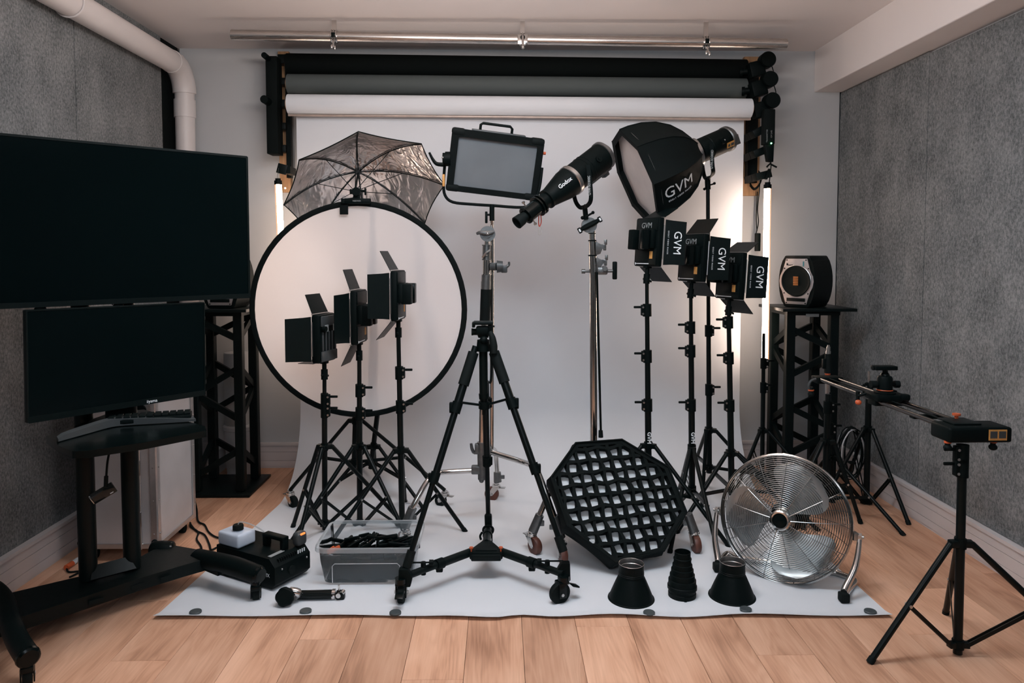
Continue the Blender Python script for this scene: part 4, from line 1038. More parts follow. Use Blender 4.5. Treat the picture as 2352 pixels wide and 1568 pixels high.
# ---- LED panel heads with barn doors (local axes: -y is the back that carries the batteries, z up)
def panel_head(label, M, w=0.19, h=0.235, doors=None, logo=False, battery=True, variant=0, tilt=0, dark_back=False, top_deg=40, group='barn door panel lights', dl=0.108, xs=1):
    t = thing('panel_light', label, 'light', M, group)
    z0 = 0.035; zc_ = z0 + h / 2; th = 0.03
    Mb = T(0, 0, 0)
    if variant == 0:
        MB().box((0, 0, zc_), (w, th, h), b=0.007).build('housing', BLK, t)
        MB().box((0, -th / 2 - 0.0015, z0 + h - 0.035), (w * 0.92, 0.003, 0.055), b=0.001).build('upper_back_plate', BM, t)
        bp = MB().box((0, -th / 2 - 0.0015, z0 + 0.045), (w * 0.92, 0.003, 0.075), b=0.001).build('lower_back_plate', BM, t)
        MB().box((0.25 * w * xs, -th / 2 - 0.0034, z0 + 0.052), (0.022, 0.001, 0.034)).build('orange_label', M_['orange_label'], bp)
        sp_ = MB().box((-0.10 * w, -th / 2 - 0.0035, z0 + 0.012), (w * 0.55, 0.001, 0.004)).box((-0.40 * w, -th / 2 - 0.0035, z0 + 0.012), (0.006, 0.001, 0.010)).build('white_marking', M_['print'], bp)
        MB().box((0, -th / 2 - 0.010, zc_ + 0.012), (w * 0.80, 0.022, 0.085), b=0.004).build('battery_plate', BLK, t)
        for x in (-0.045, 0.035):
            MB().box((x, -th / 2 - 0.036, zc_ + 0.008), (0.040, 0.045, 0.092), b=0.005).build('battery', M_['black_gloss'] if x > 0 else BLK, t)
        if logo:
            lettering('GVM', 0.036, MX((0, -th / 2 - 0.0036, z0 + h - 0.038), (1, 0, 0), (0, 0, 1)), t, M_['print_grey'])
    else:
        o = MB().box((0, 0, zc_), (w, 0.045, h), b=0.012).build('housing', BLK, t)
        for k in range(5):
            MB().box((-w * 0.36 + k * w * 0.18, -0.026, zc_ - 0.015), (w * 0.05, 0.008, h * 0.42), b=0.002).build('cooling_rib', M_['keys_grey'], t)
        MB().box((0, -0.026, z0 + h - 0.03), (w * 0.9, 0.008, 0.045), b=0.003).build('control_panel', M_['keys_grey'], t)
        MB().box((0, -0.026, z0 + 0.03), (w * 0.9, 0.008, 0.045), b=0.003).build('battery_plate', M_['keys_grey'], t)
        for x in (-w * 0.40, w * 0.46):
            MB().cyl((x, -0.030, z0 + h - 0.062), (x, -0.046, z0 + h - 0.062), 0.012, seg=14).build('knob', BLK, t)
        MB().box((-w * 0.2, -0.031, z0 + h - 0.062), (0.03, 0.002, 0.030)).box((w * 0.25, -0.031, z0 + h - 0.062), (0.018, 0.002, 0.030)).build('display', M_['print_grey'], t)
    MB().box((0, th / 2 + 0.001, zc_), (w - 0.02, 0.004, h - 0.02)).build('led_face', M_['screen_grey'], t)
    # doors
    ym = th / 2
    for k, dk in enumerate(doors):
        side, deg, ln = dk
        ca, sa = math.cos(math.radians(deg)), math.sin(math.radians(deg))
        if side in 'lr':
            s = 1 if side == 'r' else -1
            d = V((s * ca, sa, 0)); hh = h * 0.46
            o_ = V((s * w / 2, ym, zc_)); poly = [(0.004, -hh), (ln * 0.35, -hh * 0.97), (ln, -hh * 0.94), (ln, hh * 0.94), (ln * 0.35, hh * 0.97), (0.004, hh)]
            m = MX(o_, d, (0, 0, 1))
        else:
            s = 1 if side == 't' else -1
            d = V((0, sa, s * ca)); ww_ = w * 0.46
            o_ = V((0, ym, zc_ + s * h / 2)); poly = [(0.004, -ww_), (ln, -ww_ * 0.9), (ln, ww_ * 0.9), (0.004, ww_)]
            m = MX(o_, d, (1, 0, 0))
        mb = MB(); mb.prism(poly, 0.0022, m, b=0.0)
        do = mb.build('barn_door', BM, t)
        MB(m).cyl((0.0, -0.35 * h, 0), (0.0, 0.35 * h, 0), 0.003, seg=8).build('hinge_rod', ST, do)
        if logo and side == 'r':
            n_ = V((sa, -ca, 0)); off = n_ * 0.0035
            mt_ = MX(o_ + d * (ln * 0.60) + n_ * 0.0028, (0, 0, -1), d)
            lettering('GVM', 0.050, mt_ @ T(0, 0.002, 0) @ Matrix.Diagonal(V((1.02, 1.0, 1, 1))), do, M_['print'], bold=0.0)
            lettering('GREAT VIDEO MAKER', 0.0085, MX(o_ + d * (ln * 0.20) + n_ * 0.0028, (0, 0, -1), d), do, M_['print'], space=1.35)
    MB().cyl((0, 0, 0), (0, 0, 0.038), 0.010, seg=14).box((0, 0, 0.032), (0.03, 0.03, 0.012), b=0.003).build('mount', BLK, t)
    MB().cyl((0, 0, -0.045), (0, 0, 0.0), 0.015, seg=14).box((0.028, 0, -0.024), (0.03, 0.008, 0.010), M=Ry(15), b=0.003).sphere((-0.018, 0, -0.024), 0.007).build('socket', BLK, t)
    return t

# right group of three
G3 = [  # panel mount px, stand Y, yaw, top door deg, stand collar py, label bits
    (1486, 629, 3.42, -63, 58, (1489, 1022), 'left'), (1587, 663, 3.50, -62, 38, (1589, 1028), 'middle'), (1674, 703, 3.55, -63, 55, (1679, 1040), 'right')]
labs = {'left': 'leftmost of the three panel lights with large white lettering on their doors',
        'middle': 'middle one of the three panel lights with large white lettering on their doors',
        'right': 'rightmost of three white lettered panel lights, in front of the lit tube'}
slab = {'left': 'black stand of the leftmost lettered panel light, its legs behind the octagonal softbox',
        'middle': 'black stand of the middle lettered panel light, legs spread behind the snoot',
        'right': 'black stand of the rightmost lettered panel light, its feet behind the round fan'}
cz = {'left': ((712), (818), (930)), 'middle': ((752), (806), (930)), 'right': ((740), (822), (931))}
ang = {'left': (200, 320, 85), 'middle': ((1538, 1272), (1655, 1295), 85), 'right': (215, 330, 95)}
for (px, pyy, Y, yaw, td, col_, key_) in G3:
    p = at(px, pyy, Y)
    panel_head(labs[key_], T(p) @ Rz(yaw) @ Rx(-4), w=0.170, h=0.225, doors=[('r', 63, 0.100), ('l', 80, 0.05), ('t', td, 0.10), ('b', 50, 0.10)], logo=True)
    pc_ = at(col_[0], col_[1], Y)
    base = (pc_.x + (pc_.x - p.x) * 0.3, Y)
    light_stand(slab[key_], base, pc_.z, 0.40 if key_ != 'middle' else 0.42, ang[key_], p + V((0, 0, -0.04)), rp=0.0165, clamps=[at(px, z, Y).z for z in cz[key_]], knob=-1, zh=at(px, 1122, Y).z, lr=0.011)
    if key_ != 'right':
        q_ = at(col_[0], 1003, Y)
        st_ = [o for o in bpy.data.objects if o.get('label') == slab[key_]][0]
        lettering('GVM', 0.026, MX(V((q_.x, Y - 0.0215, q_.z)), (0, 0, -1), (1, 0, 0)), st_, M_['print'], True, bold=0.0006)

# left group
p = at(745, 848, 3.30)
panel_head('lower left panel light of the left trio with ribbed back, in front of the diffuser', T(p) @ Rz(74) @ Rx(0), w=0.15, h=0.215, doors=[('l', 48, 0.115), ('t', 24, 0.095), ('b', 88, 0.08)], variant=1, group='panel lights in front of the round diffuser')
c_ = at(741, 1020, 3.38)
light_stand('stand of the ribbed panel light, leftmost of the black stands before the diffuser', (c_.x + 0.005, 3.38), c_.z, 0.36, ((672, 1212), 262, 20), p + V((0, 0, -0.03)), rp=0.0135, clamps=[at(742, 911, 3.38).z, at(743, 937, 3.38).z], zh=at(741, 1200, 3.38).z, lr=0.011)
p = at(825, 805, 3.40)
panel_head('middle panel light of the left trio, seen nearly edge-on before the diffuser', T(p) @ Rz(84) @ Rx(0), w=0.165, h=0.245, doors=[('l', 25, 0.10), ('t', 20, 0.10), ('b', 27, 0.11)], group='panel lights in front of the round diffuser')
c_ = at(822, 1020, 3.46)
light_stand('stand of the edge-on panel light, middle one before the round diffuser', (c_.x + 0.005, 3.46), c_.z, 0.36, (222, 318, 100), p + V((0, 0, -0.04)), rp=0.0150, clamps=[at(825, 892, 3.46).z, at(826, 945, 3.46).z], zh=at(825, 1200, 3.46).z, lr=0.011)
p = at(915, 752, 3.36)
panel_head('upper right panel light of the left trio with a big square left door', T(p) @ Rz(84) @ Rx(0), w=0.165, h=0.225, doors=[('l', 66, 0.10), ('t', 29, 0.10), ('b', 40, 0.11)], group='panel lights in front of the round diffuser')
c_ = at(921, 1030, 3.42)
light_stand('stand of the upper right panel light, rightmost before the round diffuser', (c_.x + 0.003, 3.42), c_.z, 0.36, (215, (1070, 1222), 95), p + V((0, 0, -0.04)), rp=0.0150, clamps=[at(918, 852, 3.42).z, at(920, 930, 3.42).z], zh=at(921, 1200, 3.42).z, lr=0.011)

# ================================================================== round diffuser disc
DY = 3.56
cdk = at(823.5, 711, DY); Rd = 0.5 * (at(1072, 711, DY).x - at(577, 711, DY).x)
ds = thing('round_diffuser', 'large round translucent diffuser with a black rim standing behind the left lights', 'reflector', cdk - V((0, 0, Rd)))
pts = []
for i in range(72):
    a_ = 2 * PI * i / 72
    pts.append(cdk + V((math.cos(a_) * Rd * 0.985, 0.008 * math.sin(2 * a_), math.sin(a_) * Rd * 0.985)))
mb = MB(); vs = []; 
for i, p in enumerate(pts):
    d = (p - cdk).normalized()
    for k in range(8):
        th = 2 * PI * k / 8
        vs.append(p + d * math.cos(th) * 0.0135 + V((0, 1, 0)) * math.sin(th) * 0.006)
fs = []
for i in range(72):
    for k in range(8):
        fs.append((i * 8 + k, i * 8 + (k + 1) % 8, ((i + 1) % 72) * 8 + (k + 1) % 8, ((i + 1) % 72) * 8 + k))
mb._add(vs, fs); mb.build('rim', M_['fabric'], ds, True)
mb = MB(); rings = [[cdk.copy()] * 1]
NR = 14; vs = [cdk.copy()]; fs = []
for r_ in range(1, NR + 1):
    for i in range(72):
        f = r_ / NR; q_ = cdk + (pts[i] - cdk) * f
        q_.y += 0.006 * math.sin(3 * i * 2 * PI / 72 + 1) * math.sin(PI * f) + 0.004 * math.sin(7 * i * 2 * PI / 72) * f * f * (1 - f) * 4
        vs.append(q_)
for i in range(72): fs.append((0, 1 + i, 1 + (i + 1) % 72))
for r_ in range(NR - 1):
    for i in range(72):
        a_ = 1 + r_ * 72; b_ = a_ + 72
        fs.append((a_ + i, b_ + i, b_ + (i + 1) % 72, a_ + (i + 1) % 72))
mb._add(vs, fs); mb.build('diffuser_cloth', M_['scrim'], ds, True)
q_ = at(790, 478, DY - 0.02); MB().box(q_, (0.040, 0.006, 0.060), b=0.002).build('sewn_tab', M_['fabric'], ds, True)
# holder on top of the disc and its stand
hq = at(821, 462, DY - 0.02)
hld = thing('reflector_holder', 'black clamp head gripping the top of the round diffuser', 'clamp', hq)
MB().box(hq, (0.125, 0.030, 0.026), b=0.004).box(hq + V((-0.065, 0, 0)), (0.02, 0.03, 0.024), b=0.003).build('clamp_bar', BLK, hld, True)
lettering('NEEWER', 0.010, MX(hq + V((0.0, -0.0165, 0.0)), (1, 0, 0), (0, 0, 1)), hld, M_['print_grey'], True)
q_ = at(819, 440, DY - 0.02)
MB().cyl(q_ + V((0, -0.015, 0)), q_ + V((0, 0.025, 0)), 0.020, seg=24).box(q_ + V((0, 0.01, -0.025)), (0.030, 0.02, 0.05), b=0.003).build('swivel', BLK, hld, True)
MB().cyl(q_ + V((0.0, 0, 0.004)), q_ + V((0.040, 0, 0.004)), 0.005, seg=10).box(q_ + V((0.042, 0, 0.0)), (0.009, 0.014, 0.034), b=0.003).build('tightening_knob', BLK, hld, True)
MB().cyl(q_ + V((0.0, 0, -0.03)), q_ + V((-0.045, 0, -0.036)), 0.005, seg=10).box(q_ + V((-0.038, 0, -0.036)), (0.028, 0.008, 0.009), b=0.003).box(q_ + V((-0.026, 0, 0.0)), (0.012, 0.014, 0.024), b=0.003).build('side_lever', BLK, hld, True)
# stand behind the disc on small casters + plain rear stand
SYb = 3.66
tp = at(829, 478, SYb - 0.04)
cu = at(812, 965, SYb)
light_stand('black stand on small casters behind the round diffuser, carrying the silver umbrella', (cu.x, SYb), cu.z, 0.40, ((667, 1163), 95, (1022, 1163)), tp, rp=0.014, clamps=[at(829, 620, SYb).z, at(815, 880, SYb).z], zh=at(812, 1060, SYb).z, casters=True, foot_z=0.085, group='black light stands', lr=0.0105)
c_ = at(851, 1022, DY + 0.25)
light_stand('plain black stand right behind the diffuser, its pole showing below the rim', (c_.x, DY + 0.25), c_.z, 0.32, (335, 215, 95), at(920, 520, DY + 0.06), rp=0.0140, clamps=[at(850, 700, DY + 0.25).z], zh=at(851, 1062, DY + 0.25).z, lr=0.010)

# ================================================================== silver umbrella
UY = 3.78
uc = at(834, 443, UY)                       # centre of the rim
UR = 0.5 * (at(1022, 430, UY).x - at(652, 430, UY).x)
tilt = math.radians(36)
ux_ = V((0.995, 0.10, -0.02)).normalized(); nrm = V((0.06, -math.cos(tilt), -math.sin(tilt))).normalized()   # opening faces us and down
uy_ = nrm.cross(ux_).normalized() * 1.0
if uy_.z < 0: uy_ = -uy_
dep = 0.215
hub = uc - nrm * dep
hub.x = at(823, 380, hub.y).x
un_ = thing('photo_umbrella', 'open silver lined photo umbrella above the round diffuser', 'umbrella', hub)
NA = 8
rv = [onplane(x, y, uc, nrm) for x, y in ((823, 302), (968, 330), (1021, 425), (976, 512), (850, 585), (718, 552), (652, 470), (687, 367))]
def ribpt(k, f):
    v = rv[k % 8] - uc
    return hub + (uc - hub) * (f ** 2.1) + v * (f ** 0.92)
NS, NT = 10, 7
for k in range(NA):
    rows_ = []
    for i in range(NS + 1):
        f = i / NS; A_, B_ = ribpt(k, f), ribpt(k + 1, f)
        row = []
        for j in range(NT + 1):
            g = j / NT; p = A_.lerp(B_, g)
            p = p - (A_ + B_ - 2 * p.lerp((A_ + B_) / 2, 1)) * 0
            out = ((A_ + B_) / 2 - (hub + (uc - hub) * (f ** 2.0)))
            p = p + out * 0.05 * (4 * g * (1 - g)) * (1 - f) + (hub - p).normalized() * 0.012 * 4 * g * (1 - g) * f
            p = p + nrm * random.uniform(-0.0012, 0.0012) * (0.2 if i in (0,) else 1)
            row.append(p)
        rows_.append(row)
    MB().grid(rows_, 0.0008).build('canopy_panel', M_['umbrella'], un_, True)
    rp_ = [ribpt(k, i / 10) + nrm * 0.006 for i in range(11)]
    MB().tube(rp_, 0.0030, 6).build('rib', BM, un_, True)
    run = hub + nrm * 0.20 + V((0.0, 0, 0))
    MB().cyl(run, ribpt(k, 0.52) + nrm * 0.006, 0.0019, seg=6).build('strut', BM, un_, True)
rim_pts = []
for k in range(NA):
    for g in range(6):
        A_, B_ = ribpt(k, 1), ribpt(k + 1, 1); q = g / 6
        p = A_.lerp(B_, q); rim_pts.append(p + (hub - p).normalized() * 0.012 * 4 * q * (1 - q))
MB().tube(rim_pts, 0.0028, 6, closed=True).build('hem', M_['fabric'], un_, True)
MB().cyl(hub - nrm * 0.03, hub + nrm * 0.34, 0.0052, seg=10).build('shaft', BM, un_, True)
MB().cyl(hub - nrm * 0.01, hub + nrm * 0.02, 0.012, seg=14).cyl(hub + nrm * 0.19, hub + nrm * 0.225, 0.011, seg=14).build('runner', M_['keys_grey'], un_, True)

# ================================================================== flat LED panel on rolling chrome stand
LY = 3.42
TLp, TRp, BRp, BLp = (1041, 296), (1252, 320), (1228, 459), (1022, 437)
pcn = at(1137, 378, LY)
exx = (at(*TRp, LY) - at(*TLp, LY)).normalized()
wP = (at(*TRp, LY) - at(*TLp, LY)).length
hP = (at(*TLp, LY) - at(*BLp, LY)).length
ezz = (at(*TLp, LY) - at(*BLp, LY) + V((0, 0, 0))).normalized()
MP = MX(pcn, V((exx.x, 0.10, exx.z)), V((ezz.x, -0.20, ezz.z)))
pn = thing('large_panel_light', 'large rectangular panel light with a handle, tilted forward on the chrome rolling stand', 'light', at(1130, 505, LY))
mb = MB(MP)
mb.box((0, 0, -0.03), (wP - 0.012, hP - 0.012, 0.06), b=0.012).build('housing', BLK, pn, True)
fr = MB(MP); frame_prism(fr, rrect(wP, hP, 0.026, 4), rrect(wP - 0.062, hP - 0.060, 0.006, 4, 0.002, -0.004), 0.018, T(0, 0, 0)); fr.build('front_frame', M_['fabric'], pn, True)
for sx in (-1, 1):
    for sy in (-1, 1):
        MB(MP).box((sx * (wP / 2 - 0.030), sy * (hP / 2 - 0.014), -0.010), (0.062, 0.032, 0.065), b=0.011).build('corner_bumper', M_['rubber'], pn, True)
MB(MP).box((0.002, -0.004, 0.002), (wP - 0.060, hP - 0.058, 0.004)).build('diffuser_panel', M_['screen_grey'], pn, True)
MB(MP).box((0, hP / 2 + 0.001, -0.012), (wP * 0.58, 0.010, 0.05), b=0.003).build('top_rail', M_['keys_grey'], pn, True)
hx0, hx1 = -0.085, 0.06
MB(MP).tube([(hx0, hP / 2, -0.02), (hx0, hP / 2 + 0.028, -0.02), (hx0 + 0.01, hP / 2 + 0.036, -0.02), (hx1 - 0.01, hP / 2 + 0.036, -0.02), (hx1, hP / 2 + 0.026, -0.02), (hx1, hP / 2, -0.02)], 0.0065, 10).build('carry_handle', BLK, pn, True)
MB(MP).cyl((wP / 2 - 0.01, hP * 0.28, 0), (wP / 2 + 0.014, hP * 0.28, 0), 0.007, seg=12).box((wP / 2 - 0.010, hP * 0.28, 0.004), (0.02, 0.024, 0.02), b=0.003).build('release_button', M_['orange'], pn, True)
yk = [at(1022, 372, LY), at(1019, 420, LY), at(1022, 448, LY), at(1040, 464, LY), at(1085, 469, LY), at(1132, 472, LY), at(1200, 476, LY), at(1226, 466, LY), at(1239, 430, LY), at(1245, 385, LY)]
MB().tube(yk, 0.0068, 10, smooth=4).build('yoke', BLK, pn, True)
o = MB().cyl(at(1023, 365, LY - 0.02), at(1035, 365, LY - 0.02), 0.033, seg=28).cyl(at(1017, 365, LY - 0.02), at(1023, 365, LY - 0.02), 0.028, seg=24).build('pivot_wheel', BLK, pn, True)
MB().tube([at(1018, 378, LY - 0.03), at(1003, 376, LY - 0.03), at(994, 366, LY - 0.03), at(986, 350, LY - 0.03)], [0.010, 0.009, 0.007, 0.005], 8, smooth=4).build('lever', BLK, o, True)
MB().sphere(at(1017, 362, LY - 0.045), 0.005).build('bolt', ST, o, True)
MB().box(at(1019, 414, LY - 0.010), (0.011, 0.010, 0.055), b=0.002).build('orange_label', M_['orange_label'], pn, True)
q_ = at(1130, 487, LY)
MB().cyl(at(1130, 470, LY), at(1130, 507, LY), 0.0115, seg=16).build('stem', BLK, pn, True)
MB().cyl(at(1130, 493, LY), at(1118, 493, LY), 0.005, seg=8).box(at(1117, 499, LY), (0.012, 0.014, 0.054), b=0.003).build('stem_knob', BLK, pn, True)

def grip_head(c, t, handle, dark):
    o = MB().cyl(c + V((0, -0.016, 0)), c + V((0, 0.014, 0)), 0.036, seg=30).cyl(c + V((0, -0.026, 0)), c + V((0, -0.016, 0)), 0.018, seg=20).cyl(c + V((0, 0.014, 0)), c + V((0, 0.03, 0)), 0.033, seg=30).build('grip_head', M_['cast'], t, True)
    if dark:
        MB().tube([c + V((-0.045, -0.03, -0.024)), c + V((-0.02, -0.032, -0.010)), c + V((0.02, -0.032, 0.010)), c + V((0.045, -0.03, 0.024))], [0.008, 0.013, 0.013, 0.008], 10, smooth=3).build('handle', BLK, o, True)
        for s in (-1, 1):
            MB().box((0, 0, 0), (0.016, 0.012, 0.028), M=T(c + V((s * 0.047, -0.03, s * 0.026))) @ Ry(-30), b=0.003).build('handle_end', BLK, o, True)
            MB().box((0, -0.007, 0), (0.008, 0.002, 0.014), M=T(c + V((s * 0.047, -0.03, s * 0.026))) @ Ry(-30), b=0.0).build('marking', M_['print'], o, True)
    else:
        MB().tube([c + V((-0.050, -0.03, 0.0)), c + V((-0.03, -0.034, 0.006)), c + V((0.0, -0.034, 0.002)), c + V((0.03, -0.032, 0.010))], [0.006, 0.009, 0.012, 0.006], 10, smooth=3).build('handle', M_['cast'], o, True)
        MB().sphere(c + V((0.0, -0.044, 0.0)), 0.007).build('bolt', ST, o, True)
    return o
def roll_stand(label, bx, by, pole_px, py_top, py_low, arms, group='chrome rolling stands'):
    t = thing('rolling_stand', label, 'stand', (bx, by, 0), group)
    return t
# chrome rolling stand A (behind the tripod)
sa_ = thing('rolling_stand', 'chrome rolling stand behind the tripod carrying the large rectangular panel light', 'stand', (at(1115, 1100, LY).x, LY, 0), 'chrome rolling stands')
def vp(px, py, Y=LY): return at(px, py, Y)
MB().cyl(vp(1106, 1085), vp(1112, 735), 0.0155, seg=20).build('mast', CH, sa_, True)
MB().cyl(vp(1113.5, 738), vp(1116, 664), 0.0240, seg=22).build('black_sleeve', M_['fabric'], sa_, True)
MB().cyl(vp(1116, 665), vp(1116.5, 646), 0.0235, seg=22).cyl(vp(1116.5, 647), vp(1117, 630), 0.0220, seg=22).build('lower_collar', M_['cast'], sa_, True)
MB().cyl(vp(1117, 632), vp(1117.5, 596), 0.0180, seg=20).cyl(vp(1117, 631), vp(1117, 629), 0.0225, seg=20).build('riser', CH, sa_, True)
MB().cyl(vp(1117.5, 597), vp(1118, 563), 0.0190, seg=20).cyl(vp(1118, 564), vp(1118, 562), 0.0225, seg=20).cyl(vp(1118, 597), vp(1118, 595), 0.0225, seg=20).build('upper_collar', M_['cast'], sa_, True)
c = vp(1114, 582, LY - 0.025); MB().tube([c + V((-0.012, 0, -0.018)), c + V((0.004, -0.006, 0.0)), c + V((0.024, -0.004, 0.016))], 0.005, 8, smooth=3).build('collar_lever', ST, sa_, True)
MB().sphere(vp(1117, 586, LY - 0.022), 0.006).build('bolt', ST, sa_, True)
MB().cyl(vp(1118, 563), vp(1118.5, 545), 0.0120, seg=16).build('spigot', CH, sa_, True)
grip_head(vp(1120, 537, LY), sa_, 0, False)
MB().cyl(vp(1129.5, 1030, LY + 0.03), vp(1130.5, 548, LY + 0.03), 0.0095, seg=16).cyl(vp(1130, 548, LY + 0.02), vp(1130, 500, LY), 0.0075, seg=14).build('arm_rod', CH, sa_, True)
kq = vp(1141, 612, LY - 0.01)
o = MB().cyl(vp(1128, 612, LY), kq, 0.018, seg=20).cyl(kq, kq + V((0.028, 0, 0)), 0.029, 0.025, seg=20).box(kq + V((0.034, 0, -0.012)), (0.03, 0.02, 0.034), b=0.006).build('knob_clamp', M_['keys_grey'], sa_, True)
MB().tube([kq + V((0.03, 0, -0.014)), kq + V((0.046, 0, 0.0)), kq + V((0.056, 0, 0.008)), kq + V((0.056, 0, 0.022))], [0.009, 0.008, 0.006, 0.005], 8, smooth=3).build('hook', M_['keys_grey'], o, True)
# its base
def rleg(pts, parent, r=0.0125): return MB().tube(pts, r, 14, smooth=6).build('leg', CH, parent, True)
hubA = vp(1108, 1075, LY)
MB().cyl(vp(1108, 1100), vp(1106, 1015), 0.021, seg=18).box(vp(1095, 1078), (0.05, 0.034, 0.04), b=0.006).box(vp(1098, 1030), (0.03, 0.03, 0.05), b=0.006).box(vp(1122, 1036), (0.03, 0.034, 0.04), b=0.006).sphere(vp(1106, 1103), 0.012).build('base_casting', M_['cast'], sa_, True)
MB().tube([vp(1098, 1028), vp(1090, 1040), vp(1084, 1030), vp(1082, 1018)], [0.008, 0.008, 0.008, 0.006], 8, smooth=3).build('wing_screw', M_['cast'], sa_, True)
fA = [ground(937, 1262), ground(1293, 1290), ground(1133, 1150)]
YA = [g.y for g in fA]
rleg([vp(1085, 1080, LY), vp(1010, 1085, LY - 0.03), vp(992, 1095, YA[0] + 0.08), vp(975, 1115, YA[0] + 0.04), vp(948, 1165, YA[0]), vp(934, 1200, YA[0])], sa_)
rleg([vp(1125, 1037, LY), vp(1205, 1062, LY - 0.12), vp(1228, 1073, YA[1] + 0.08), vp(1240, 1095, YA[1] + 0.04), vp(1263, 1160, YA[1]), vp(1285, 1220, YA[1])], sa_)
rleg([vp(1115, 1035, LY), vp(1128, 1030, YA[2] - 0.1), vp(1136, 1034, YA[2] - 0.03), vp(1139, 1045, YA[2]), vp(1142, 1086, YA[2])], sa_, 0.0125)
for (px0, py0, px1, py1, Yk) in ((948, 1165, 930, 1210, YA[0]), (1272, 1185, 1288, 1235, YA[1]), (1142, 1084, 1143, 1106, YA[2])):
    MB().cyl(vp(px0, py0, Yk), vp(px1, py1, Yk), 0.019, 0.021, seg=18).box(vp((px0 + px1) / 2 + (10 if px0 < 1250 else -10), (py0 + py1) / 2, Yk), (0.03, 0.012, 0.02), b=0.003).build('caster_socket', M_['cast'], sa_, True)
for g, px, rot, Yk in ((fA[0], 931, 30, YA[0]), (fA[1], 1290, 190, YA[1]), (fA[2], 1140, 78, YA[2])):
    q_ = vp(px, 1200, Yk); chrome_caster(T(q_.x, Yk, 0) @ Rz(rot), sa_, 0.037)

# chrome rolling stand B (behind the octagonal softbox)
BY = 3.50
sb_ = thing('rolling_stand', 'chrome rolling stand behind the octagonal softbox carrying the long spotlight', 'stand', (at(1366, 1100, BY).x, BY, 0), 'chrome rolling stands')
MB().cyl(vp(1364, 1085, BY), vp(1362, 618, BY), 0.0175, seg=22).build('mast', CH, sb_, True)
MB().cyl(vp(1362, 620, BY), vp(1361, 588, BY), 0.0190, seg=22).cyl(vp(1361, 586, BY), vp(1360.5, 553, BY), 0.0170, seg=22).build('riser', CH, sb_, True)
MB().cyl(vp(1361, 588, BY), vp(1361, 585, BY), 0.021, seg=22).cyl(vp(1360.5, 554, BY), vp(1360.5, 551, BY), 0.0195, seg=22).cyl(vp(1360, 537, BY), vp(1360, 535, BY), 0.018, seg=22).build('ring_band', BLK, sb_, True)
MB().cyl(vp(1360.5, 553, BY), vp(1360, 530, BY), 0.0145, seg=20).build('spigot', CH, sb_, True)
grip_head(vp(1353, 517, BY), sb_, 0, True)
for yy, xx in ((568, 1391), (603, 1393)):
    o = MB().prism([(0, 0.035), (0.03, 0.012), (0.055, 0.012), (0.055, 0.0), (0.035, -0.006), (0.03, -0.03), (0.0, -0.04)], 0.014, MX(vp(1365, yy, BY) + V((0, 0.007, 0)), (1, 0, 0), (0, 0, 1)), b=0.003).build('knob_bracket', M_['cast'], sb_, True)
    q_ = vp(xx - 1, yy - 6, BY)
    MB().cyl(vp(1374, yy - 3, BY), q_, 0.005, seg=8).box(q_ + V((0.002, 0, 0.012)), (0.014, 0.012, 0.026), M=None, b=0.003).box(q_ + V((-0.002, 0, -0.014)), (0.014, 0.012, 0.026), b=0.003).build('t_handle', M_['cast'], o, True)
q_ = vp(1383, 622, BY)
MB().cyl(vp(1340, 623, BY), vp(1370, 623, BY), 0.006, seg=10).cyl(vp(1336, 623, BY), vp(1344, 623, BY), 0.011, seg=14).box(q_, (0.05, 0.04, 0.036), b=0.008).cyl(q_ + V((0.01, -0.03, 0.012)), q_ + V((0.01, 0.02, 0.012)), 0.012, seg=14).cyl(q_, vp(1407, 622, BY), 0.008, seg=12).build('super_clamp', M_['cast'], sb_, True)
MB().box(vp(1412, 621, BY), (0.022, 0.016, 0.085), b=0.005).build('black_t_handle', BLK, sb_, True)
MB().cyl(vp(1371, 625, BY - 0.02), vp(1380, 990, BY - 0.03), 0.0055, seg=12).build('arm_rod', M_['black_gloss'], sb_, True)
MB().cyl(vp(1379.6, 988, BY - 0.03), vp(1380, 1004, BY - 0.03), 0.010, 0.0115, seg=14).build('rod_tip', M_['rubber'], sb_, True)
MB().cyl(vp(1364, 1100, BY), vp(1364, 1040, BY), 0.024, seg=18).box(vp(1352, 1075, BY), (0.05, 0.03, 0.04), b=0.006).box(vp(1378, 1060, BY), (0.05, 0.03, 0.04), b=0.006).build('base_casting', M_['cast'], sb_, True)
fB = [ground(1222, 1268), ground(1592, 1264)]
YB_ = [g.y for g in fB]
rleg([vp(1352, 1078, BY), vp(1300, 1085, BY - 0.05), vp(1278, 1100, YB_[0] + 0.06), vp(1262, 1130, YB_[0] + 0.02), vp(1236, 1190, YB_[0])], sb_)
rleg([vp(1378, 1062, BY), vp(1480, 1072, BY - 0.08), vp(1515, 1085, YB_[1] + 0.10), vp(1545, 1125, YB_[1] + 0.04), vp(1585, 1205, YB_[1])], sb_)
rleg([vp(1366, 1062, BY), vp(1372, 1050, BY + 0.2), vp(1374, 1060, BY + 0.33), vp(1375, 1090, BY + 0.36)], sb_)
for (px0, py0, px1, py1, Yk) in ((1240, 1182, 1224, 1220, YB_[0]), (1580, 1180, 1594, 1220, YB_[1])):
    MB().cyl(vp(px0, py0, Yk), vp(px1, py1, Yk), 0.019, 0.021, seg=18).box(vp((px0 + px1) / 2 + (10 if px0 < 1300 else -10), (py0 + py1) / 2, Yk), (0.03, 0.012, 0.024), b=0.003).build('caster_socket', M_['cast'], sb_, True)
for px, rot, Yk in ((1221, 215, YB_[0]), (1595, 185, YB_[1]), (1375, 90, BY + 0.36)):
    q_ = vp(px, 1200, Yk); chrome_caster(T(q_.x, Yk, 0) @ Rz(rot), sb_, 0.037)

